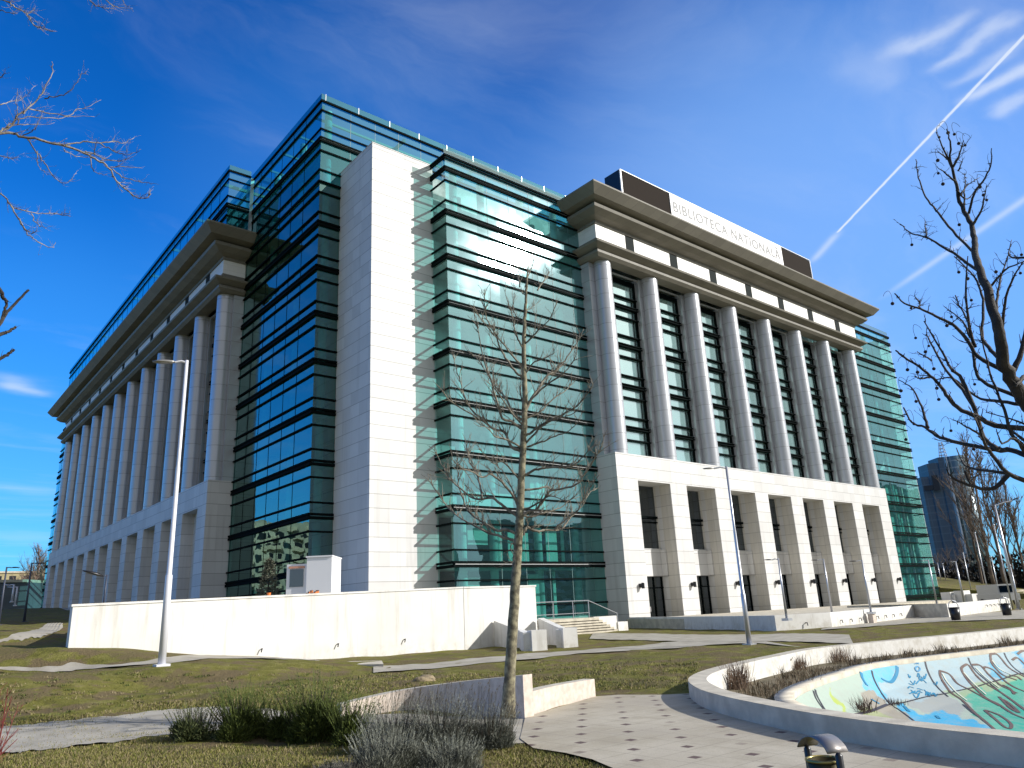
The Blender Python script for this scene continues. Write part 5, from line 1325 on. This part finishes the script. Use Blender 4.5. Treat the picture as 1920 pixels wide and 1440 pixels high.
# embankment with steps right of the building
sl = MB(); A_ = at_d(1752,1128,130); Bq = at_d(1850,1126,110); 
sl.prism([Vector((112.5, 46,0)), Vector((118, 33,0)), Vector((150, 40,0)), Vector((160,75,0)), Vector((120,75,0))], -.2, [2.2,.3,.3,6.5,6.5])
struct(sl.build('slope', M_grass))
es = thing('embankment_steps', 'pale stair with low cheek walls climbing the grassy bank right of the glass box', 'steps', (118, 40, 0))
k = MB()
for i in range(9): k.box(118+i*.2, 126+i*.2, 33+i*1.2, 34.4+i*1.2, 0, .35+.18*i)
k.build('step', M_conc, es)
for px, py in ((1781,1118),(1806,1116),(1822,1124),(1790,1124)):
    c = at_d(px, py+6, 100); tag(MB().box(c.x-.9, c.x+.9, c.y-.5, c.y+.5, -.1, 1.15+(1124-py)*.05).build('pedestal_block', M_retain), {1781:'pale pedestal block at the foot of the bank, leftmost',1806:'pale pedestal block beside the slim lamp behind the low wall',1822:'pale low pedestal at the foot of a flagpole',1790:'small pale pedestal between two larger ones'}[px], 'pedestal')

# dark glass tower far right
def tower_fn(c0, c1, sc):
    def fn(q, b):
        p = pos(q); sp = q.n('ShaderNodeSeparateXYZ'); q.put(sp.inputs[0], p)
        lz = q.m('LESS_THAN', q.m('FRACT', q.m('DIVIDE', sp.outputs[2], sc)), .16)
        u = q.m('SUBTRACT', sp.outputs[0], q.m('MULTIPLY', sp.outputs[1], 1.9)); lu = q.m('LESS_THAN', q.m('FRACT', q.m('DIVIDE', u, sc*2)), .1)
        q.put(b.inputs['Base Color'], q.mix(q.m('MAXIMUM', lz, lu), (*c0,1), (*c1,1)))
    return fn
M_tw = mat('tower_dark_glass', (.02,.05,.09), .35, 0, .5, fn=tower_fn((.05,.085,.125), (.07,.115,.16), 3.4))
M_tw2 = mat('tower_round_glass', (.08,.14,.17), .3, .2, .7, fn=tower_fn((.09,.17,.22), (.26,.34,.36), 3.4))
M_hole = mat('tower_opening', (.008,.012,.02), .5)
TW = thing('distant_glass_tower', 'distant dark blue office tower with a curved glass corner and a rooftop mast', 'tower', tuple(at_d(1780,1140,420)))
def tz(px, py, d=420): return at_d(px, py, d).z
tb = at_d(1728,1140,420); tcn = at_d(1778,1140,420); te = at_d(1793,1140,420)
perp = awaydir
def tblock(x0, x1, z1, d0=420, depth=9, m_=M_tw, name='tower_block', z0=-5):
    a, b = at_d(x0, 1140, d0), at_d(x1, 1140, d0); a.z = b.z = 0
    return MB().prism([a, b, b+perp*depth, a+perp*depth], z0, z1).build(name, m_, TW)
# the photo's vertical lean comes from perspective alone: use the base columns of the silhouette
sx = lambda px, py: px+(1140-py)*.21
tblock(sx(1725,895), sx(1745,895), tz(1735,894), d0=420)
tblock(sx(1737,868), sx(1760,868)-.3, tz(1748,869), d0=419)
tblock(sx(1758.5,858), sx(1777,858), tz(1766,858), d0=418)
for (p0, p1, ya, yb) in ((1733, 1751, 921, 912), (1752, 1764, 921, 892)):
    a_ = at_d(sx(p0, ya), 1140, 416); b_2 = at_d(sx(p1, ya), 1140, 416); a_.z = b_2.z = 0
    MB().prism([a_, b_2, b_2+perp*.5, a_+perp*.5], tz(p0+9, ya), tz(p0+9, yb)).build('opening', M_hole, TW)
c = at_d(sx(1793,868), 1140, 424); MB().cyl(c.x, c.y, -5, tz(1792,857, 424), 5.6, n=40).build('round_corner', M_tw2, TW, True)
a_ = at_d(sx(1776.5,870), 1140, 416.5); b_2 = at_d(sx(1779.5,870), 1140, 416.5); a_.z = b_2.z = 0
MB().prism([a_, b_2, b_2+perp*3, a_+perp*3], -5, tz(1778,857)).build('pale_rib', M_trim, TW)
c = at_d(sx(1768,845), 1140, 424); zt0 = tz(1768,858); k = MB(); h_ = tz(1767,826)-zt0
for dx, dy in ((-1.6,-1.6),(1.6,-1.6),(1.6,1.6),(-1.6,1.6)): k.tube([(c.x+dx,c.y+dy,zt0-2),(c.x+dx*.35,c.y+dy*.35,zt0+h_)], .2, 5)
for i in range(5): z_ = zt0+h_*i/5; s_ = 1.6*(1-.13*i); k.tube([(c.x-s_,c.y-s_,z_),(c.x+s_,c.y-s_,z_),(c.x+s_,c.y+s_,z_),(c.x-s_,c.y+s_,z_),(c.x-s_,c.y-s_,z_)], .15, 4)
k.build('mast', M_pole, TW)
# low buildings, left distance
def block(name, lab, px0, px1, dist, ztop, col, depth=14, z0=3, wins=True, fl=3.0):
    a, b = at_d(px0,1150,dist), at_d(px1,1150,dist); a.z = b.z = 0; t = thing(name, lab, 'building', (a.x, a.y, z0))
    MB().prism([a, b, b+perp*depth, a+perp*depth], z0, ztop).build('wall', mat('render_'+name, col, .8, fn=varied(tuple(x*.8 for x in col), col, .3)), t)
    MB().prism([a-perp*.3, b-perp*.3, b+perp*depth, a+perp*depth], ztop+.01, ztop+.5).build('roof', M_conc, t)
    if wins:
        L = (b-a).length; d_ = (b-a).normalized(); z = z0+1.2
        while z+1.6 < ztop:
            u = 1.5
            while u+1.6 < L:
                p0 = a+d_*u-perp*.05; p1 = p0+d_*1.6; MB().prism([p0, p1, p1+perp*.04, p0+perp*.04], z, z+1.5).build('window', M_hole, t); u += 3.4
            z += fl
    return t
block('far_apartment_block', 'yellowish far apartment block behind the bare trees at far left', -60, 100, 260, 18.5, (.42,.36,.2), wins=True)
block('grey_hall', 'low grey hall at the left edge behind the far lamp posts', -80, 44, 170, 11, (.12,.14,.16), wins=False)
for i in range(1):
    pass
# apartment blocks outside the frame: left one mirrored, the rest added to darken reflections
def apt(x0, x1, y0, y1, h, col, lab, face_y=None):
    t = thing('offscreen_apartment_block', lab, 'building', (x0, y0, 0))
    MB().box(x0, x1, y0, y1, -1, h).build('wall', col, t)
    k = MB(); z = 2.0
    while z+2 < h:
        x = x0+1.2
        while x+1.8 < x1:
            k.box(x, x+1.7, face_y-.06, face_y+.04, z, z+1.6); x += 3.1
        z += 2.9
    k['x'] if False else None
    o = k.build('window', M_hole, t); o['kind'] = 'stuff'
    k = MB(); z = 1.5
    sgn = -1 if abs(face_y-y0) < .5 else 1
    while z+2 < h:
        x = x0+4.3
        while x+3 < x1: k.box(x, x+2.9, min(face_y, face_y+sgn*1.1), max(face_y, face_y+sgn*1.1), z, z+1.0); x += 6.2
        z += 2.9
    o = k.build('balcony', M_conc, t); o['kind'] = 'stuff'
M_apt = mat('apartment_render', (.45,.43,.36), .85, fn=varied((.33,.32,.27),(.52,.5,.42), .25))
apt(-85, 0, 190, 204, 27, M_apt, 'long pale apartment block beyond the left of the frame, mirrored in the dark side glass', 190)
apt(20, 120, -95, -80, 29, mat('apartment_render_dark', (.16,.16,.14), .85), 'unseen long apartment block added behind the viewer to darken the lower front glass', -80)
apt(185, 270, -30, -15, 34, mat('apartment_render_dim', (.12,.13,.12), .85), 'unseen tall apartment block added far right behind the viewer to darken the right glass box', -15)
apt(128, 175, -80, -66, 25, mat('apartment_render_grey', (.2,.2,.18), .85), 'unseen lower apartment block added behind the viewer to darken the front glass reflections', -66)
# van
vb = at_d(1899,1133,90); vn = thing('parked_van', 'small pale van parked under the poplars near the right edge', 'van', (vb.x, vb.y, .1))
s_ = Vector((rt.x, rt.y, 0)).normalized()
def vbx(u0, u1, d0, d1, z0, z1, m_, name):
    o = Vector((vb.x, vb.y, 0)); MB().prism([o+s_*u0+perp*d0, o+s_*u1+perp*d0, o+s_*u1+perp*d1, o+s_*u0+perp*d1], z0, z1).build(name, m_, vn)
M_van = mat('van_paint', (.5,.5,.48), .35)
vbx(-.9,.9,0,4.2,.45,1.1,M_van,'body'); vbx(-.82,.82,.5,4.1,1.105,2.0,M_van,'cab'); vbx(-.7,.7,.44,.495,1.2,1.85,M_gdark,'windscreen')
for sg in (-1,1):
    for dd_ in (.7, 3.3):
        o = Vector((vb.x, vb.y, .33))+s_*sg*.85+perp*dd_; MB().tube([o-s_*.12, o+s_*.12], .33, 16).build('wheel', M_blackp, vn)
    vbx(sg*.7-.13, sg*.7+.13, -.02, -.002, .7, .9, M_trim, 'headlight')

print('T bg', time.time()-T0)
# ------------------------------------------------------------------ planting
def bush(name, lab, parts, n, ln, wd, cols, seed, up_=.7, group=None, shell=.5):
    rnd = random.Random(seed); k = MB(); cl = []
    for (c, R, w_) in parts:
        lumps = [((rnd.uniform(-.6,.6), rnd.uniform(-.6,.6), rnd.uniform(-.1,.35)), rnd.uniform(.35,.6)) for _ in range(9)]+[((0,0,0),.75)]
        leafcloud(k, cl, c, (R[0], R[1], R[2]*.82), int(n*w_*.7), ln, wd, up_, cols, rnd, lumps, shell)
    for (c, R, w_) in parts:
        for _ in range(int(n*w_/95)):
            a_ = rnd.random()*6.28; ra = rnd.random()**.5*.75; b0 = Vector((c[0]+math.cos(a_)*R[0]*ra*.8, c[1]+math.sin(a_)*R[1]*ra*.8, c[2]+R[2]*.15))
            d = Vector((math.cos(a_)*ra*.7+rnd.gauss(0,.18), math.sin(a_)*ra*.7+rnd.gauss(0,.18), 1)).normalized(); L = R[2]*rnd.uniform(.65,1.2)*(1.05-.35*ra)
            f0 = rnd.uniform(.15, 1)
            for q in range(34):
                u = .35+.65*q/33; p_ = b0+d*L*u; dv = (d*1.2+Vector((rnd.gauss(0,.55), rnd.gauss(0,.55), rnd.gauss(0,.3)))).normalized(); sd_ = dv.orthogonal().normalized()*wd*.55; l_ = ln*rnd.uniform(.4,.8)*(1.15-u*.5)
                i = len(k.v)
                for v_ in (p_-sd_, p_+sd_, p_+dv*l_): k.v.append((v_.x, v_.y, v_.z))
                k.f.append((i, i+1, i+2)); f_ = min(1, f0*rnd.uniform(.6,1.2)); cl += [tuple(cols[0][j]*(1-f_)+cols[1][j]*f_ for j in range(3))+(1,)]*3
    t = thing(name, lab, 'bush', tuple(parts[0][0]), group)
    k.build('foliage', M_leaf, t, attr=cl)
    kk_ = MB()
    for (c, R, w_) in parts:
        for _ in range(12): kk_.tube([(c[0], c[1], c[2]-.05), (c[0]+rnd.uniform(-.5,.5)*R[0], c[1]+rnd.uniform(-.5,.5)*R[1], c[2]+R[2]*.8)], [.012, .004], 4)
    kk_.build('stems', M_darkt, t)
    return t, rnd
def gz(px, py): p = on_ground(px, py); return (p.x, p.y, p.z)
jc = ((.022,.035,.008), (.11,.14,.03))
bush('juniper_bush', 'small olive juniper tuft at the left end of the shrubs', [(gz(365,1388), (.42,.42,.55), 1)], 6200, .07, .014, ((.03,.045,.012),(.11,.125,.05)), 1)
bush('juniper_bush', 'dark green juniper, first of the two big clumps left of the grey lavender', [(gz(455,1382), (.55,.5,.82), 1), (gz(530,1382), (.35,.4,.62), .5)], 12000, .085, .015, jc, 2)
bush('juniper_bush', 'dark green juniper, tallest clump directly left of the grey lavender', [(gz(590,1388), (.6,.5,.98), 1), (gz(660,1392), (.45,.4,.72), .7)], 14000, .085, .015, jc, 3)
lc = ((.07,.075,.06), (.28,.29,.24))
t, rnd = bush('lavender_bush', 'large grey-green lavender bush at the foot of the tree', [(gz(740,1412), (.55,.55,.66), 1), (gz(830,1408), (.66,.55,.74), 1.2), (gz(920,1402), (.5,.42,.6), .9), (gz(720,1450), (.6,.4,.5), 1), (gz(850,1450), (.6,.35,.42), .8)], 23000, .07, .008, lc, 4, .9)
k = MB()
for _ in range(260):
    px = rnd.uniform(690, 965); b = Vector(gz(px, 1403+rnd.uniform(-10,16))); lean = Vector((rt.x, rt.y, 0))*rnd.uniform(.0,.22)
    h_ = rnd.uniform(.65,.98)*(.75 if px > 930 or px < 720 else 1); k.tube([b+Vector((0,0,.25)), b+lean*.5+Vector((0,0,h_*.7)), b+lean+Vector((0,0,h_))], [.0022,.002,.0015], 3)
    if rnd.random() < .7:
        e = b+lean+Vector((0,0,h_)); k.tube([e, e+lean*.08+Vector((0,0,.035))], [.006,.003], 4)
k.build('flower_stalk', mat('dry_stalk', (.10,.08,.05), .9), t)
t2, rnd = bush('lavender_bush', 'low straggly grey lavender at the bottom edge of the picture', [(gz(640,1462), (.55,.3,.22), 1)], 7000, .07, .009, ((.06,.055,.045),(.19,.18,.15)), 5, .9)
# red shrub bottom-left
rs_ = thing('red_twig_shrub', 'thin red-stemmed leafless shrub at the lower left corner', 'shrub', gz(-20,1440))
k = MB(); rnd = random.Random(21); b = at_d(-25,1470,5.2)
for tx, ty in ((22,1305),(10,1330),(35,1365),(0,1300),(5,1380),(-30,1290),(28,1340),(-60,1310),(15,1290),(33,1385)):
    e = at_d(tx, ty, 5.2+rnd.uniform(-.2,.2)); mm = b.lerp(e, .5)+Vector((rnd.gauss(0,.02), rnd.gauss(0,.02), rnd.gauss(0,.02)))
    P = catmull([b, mm, e], 5); k.tube(P, [.006*(1-.7*i/(len(P)-1)) for i in range(len(P))], 4); twigs(k, P, .003, rnd, 5, .14, .4, .7, 1, .5)
k.build('stems', mat('red_stem', (.16,.025,.02), .7), rs_)
# dry plants in the basin strip
M_dry = mat('dry_grass', (.2,.15,.1), .95, fn=attr_fn)
def drytuft(k, cl, c, n, h_, sp, rnd, c0=(.09,.06,.045), c1=(.30,.23,.15), w_=.006):
    for _ in range(n):
        b = Vector(c)+Vector((rnd.gauss(0,sp), rnd.gauss(0,sp), 0)); d = Vector((rnd.gauss(0,.3), rnd.gauss(0,.3), 1)).normalized(); L = h_*rnd.uniform(.4,1.15)
        s__ = Vector((rt.x, rt.y, 0)).normalized()*w_; i = len(k.v); m1 = b+d*L*.6; e = b+d*L+Vector((rnd.gauss(0,.1)*L, rnd.gauss(0,.1)*L, -.05*L))
        for q_ in (b-s__, b+s__, m1+s__*.8, e, m1-s__*.8): k.v.append(tuple(q_))
        k.f.append((i,i+1,i+2,i+3,i+4)); f_ = rnd.random(); cl += [tuple(c0[j]*(1-f_)+c1[j]*f_ for j in range(3))+(1,)]*5
rnd = random.Random(31)
def strip_pt(px, py, z=-.55): p = at_z(px, py, z); return (p.x, p.y, z)
k = MB(); cl = []
mid_loop = smooth_off(1.35)
for i, p_ in enumerate(mid_loop):
    if p_.y > 9.2 and p_.x < 45 and p_.x > 13:
        q_ = mid_loop[(i+1) % NB]; L = (q_-p_).length
        for _ in range(int(L/.16)):
            c = p_.lerp(q_, rnd.random())+Vector((rnd.gauss(0,.3), rnd.gauss(0,.3), -.56)); drytuft(k, cl, c, 20, .26+.12*math.sin(c.x*1.3)+.1*math.sin(c.x*3.1), .13, rnd, c0=(.06,.05,.025), w_=.009)
tag(k.build('dry_grass', M_dry, attr=cl), 'dry brown grass growing in the planting strip of the basin', 'grass', kind='stuff')
for px, py, n_, hh, sp_, lab in ((1385,1295,260,.85,.12,'tall dry brown stalks at the left tip of the basin'), (1489,1258,420,.55,.2,'fluffy dry tuft against the back wall of the basin, left one'), (1565,1243,500,.6,.24,'dense fluffy dry tuft in the basin strip, middle one'), (1636,1230,480,.62,.24,'fluffy dry tuft in the basin strip beside the wall step'), (1690,1222,240,.55,.2,'small dry tuft right of the wall step'), (1753,1207,60,.75,.06,'thin upright dark dry stalks against the back wall')):
    k = MB(); cl = []; drytuft(k, cl, strip_pt(px, py), n_, hh, sp_, rnd, c0=(.10,.065,.05), c1=(.34,.24,.16)); tag(k.build('dry_tuft', M_dry, attr=cl), lab, 'dry plant', 'dry tufts in the basin')
for px, py, lab in ((1620,1335,'spiky dry weed growing from the crack in the bowl'), (1674,1322,'small dark weed in the bowl crack by the blue paint')):
    h, n = on_bowl(px, py); k = MB(); cl = []
    if h is not None: drytuft(k, cl, h, 90, .45 if px == 1620 else .2, .14, rnd, c0=(.05,.03,.03), c1=(.12,.08,.06)); tag(k.build('weed', M_dry, attr=cl), lab, 'weed')
print('T bushes', time.time()-T0)
# lawn tufts near the camera
k = MB(); cl = []; rnd = random.Random(77)
def path_clear(px, py):
    if py > 1335 and px < 420: 
        yt = 1367-(px*.11); yb = 1419-px*.125
        if yt-3 < py < yb+3: return False
    return True
cnt = 0
while cnt < 26000:
    if rnd.random() < .45: px, py = rnd.uniform(-20,1150), rnd.uniform(1382,1446)
    else: px, py = rnd.uniform(-20,1310), rnd.uniform(1236,1345)
    if px > 985 and 1296 < py < 1350: continue
    if px > 970 and py > 1340 and not (py > 1402+(px-1000)*.25): continue
    if px > 640 and px < 985 and py > 1300: 
        if py < 1400: continue
    if 600 < px < 1000 and py < 1262 and py > 1225: continue
    if px < 600 and py < 1260 and py > 1222+.0*px: continue
    if not path_clear(px, py): continue
    if px > 330 and 1330 < py < 1400: continue
    if py < 1300 and rnd.random() > (py-1236)/64+.12: continue
    z_ = -.1; p_ = at_z(px, py, z_); z_ = hgt(p_.x, p_.y); p_ = at_z(px, py, z_); z_ = hgt(p_.x, p_.y)
    if p_.x > 14 and p_.y < 12.5: continue
    h_ = .022+.0012*math.hypot(p_.x, p_.y)
    for _ in range(3):
        b = p_+Vector((rnd.gauss(0,.03), rnd.gauss(0,.03), 0)); d = Vector((rnd.gauss(0,.5), rnd.gauss(0,.5), 1)).normalized(); w_ = .004+.0004*math.hypot(p_.x,p_.y)
        a_ = rnd.random()*3.14; s__ = Vector((math.cos(a_), math.sin(a_), 0))*w_; i = len(k.v); e = b+d*h_*rnd.uniform(.6,1.6)
        for q_ in (b-s__, b+s__, e): k.v.append((q_.x, q_.y, q_.z+ (z_-p_.z)*1.0))
        k.f.append((i,i+1,i+2)); f_ = rnd.random(); br_ = rnd.random() < .45
        c0, c1 = ((.11,.115,.022),(.23,.225,.055)) if not br_ else ((.18,.145,.065),(.33,.27,.14))
        cl += [tuple(c0[j]*(1-f_)+c1[j]*f_ for j in range(3))+(1,)]*3
    cnt += 1
for _ in range(700):
    if rnd.random() < .4: px, py = rnd.uniform(-20,1100), rnd.uniform(1385,1446)
    else: px, py = rnd.uniform(-20,1300), rnd.uniform(1255,1345)
    if px > 970 and py > 1340 and not (py > 1406+(px-1000)*.25): continue
    if px > 640 and py > 1290 and py < 1400: continue
    if not path_clear(px, py) or (px > 330 and 1325 < py < 1400) or (600 < px < 1000 and py < 1264) or (px < 600 and py < 1262): continue
    p_ = on_ground(px, py); dd = math.hypot(p_.x, p_.y)
    if p_.x > 14 and p_.y < 12.5: continue
    br_ = rnd.random(); c0, c1 = ((.05,.065,.015),(.14,.16,.04)) if br_ < .6 else ((.14,.11,.05),(.34,.28,.16)); R0 = rnd.uniform(.04,.13)
    for _ in range(26):
        b = p_+Vector((rnd.gauss(0,R0), rnd.gauss(0,R0), 0)); d = Vector((rnd.gauss(0,.55), rnd.gauss(0,.55), 1)).normalized(); w_ = .003+.0004*dd
        a_ = rnd.random()*3.14; s__ = Vector((math.cos(a_), math.sin(a_), 0))*w_; i = len(k.v); e = b+d*rnd.uniform(.03,.085)
        for q_ in (b-s__, b+s__, e): k.v.append((q_.x, q_.y, q_.z))
        k.f.append((i,i+1,i+2)); f_ = rnd.random(); cl += [tuple(c0[j]*(1-f_)+c1[j]*f_ for j in range(3))+(1,)]*3
tag(k.build('grass', M_leaf, attr=cl), 'short olive grass tufts on the lawns', 'grass', kind='stuff')
# stones on the lawn
for i, (px, py, r_, lab) in enumerate([(796,1278,.16,'brown earth-covered boulder on the lawn behind the granite edging wall')]):
    p_ = on_ground(px, py); rnd = random.Random(i+90); k = MB().sphere((0,0,0), 1, 14, 9)
    k.v = [(p_.x+x*r_*2.2*(1+.2*math.sin(5*y+z*3)), p_.y+y*r_*1.6*(1+.2*math.sin(4*x)), p_.z+z*r_*(1+.25*math.sin(6*x+y*4))) for x, y, z in k.v]
    tag(k.build('boulder', mat('earthy_stone', (.2,.16,.1), .9, fn=varied((.12,.09,.05),(.32,.25,.15), 6, bump=.6, bscale=20)), None, True), lab, 'stone')
print('T end', time.time()-T0)
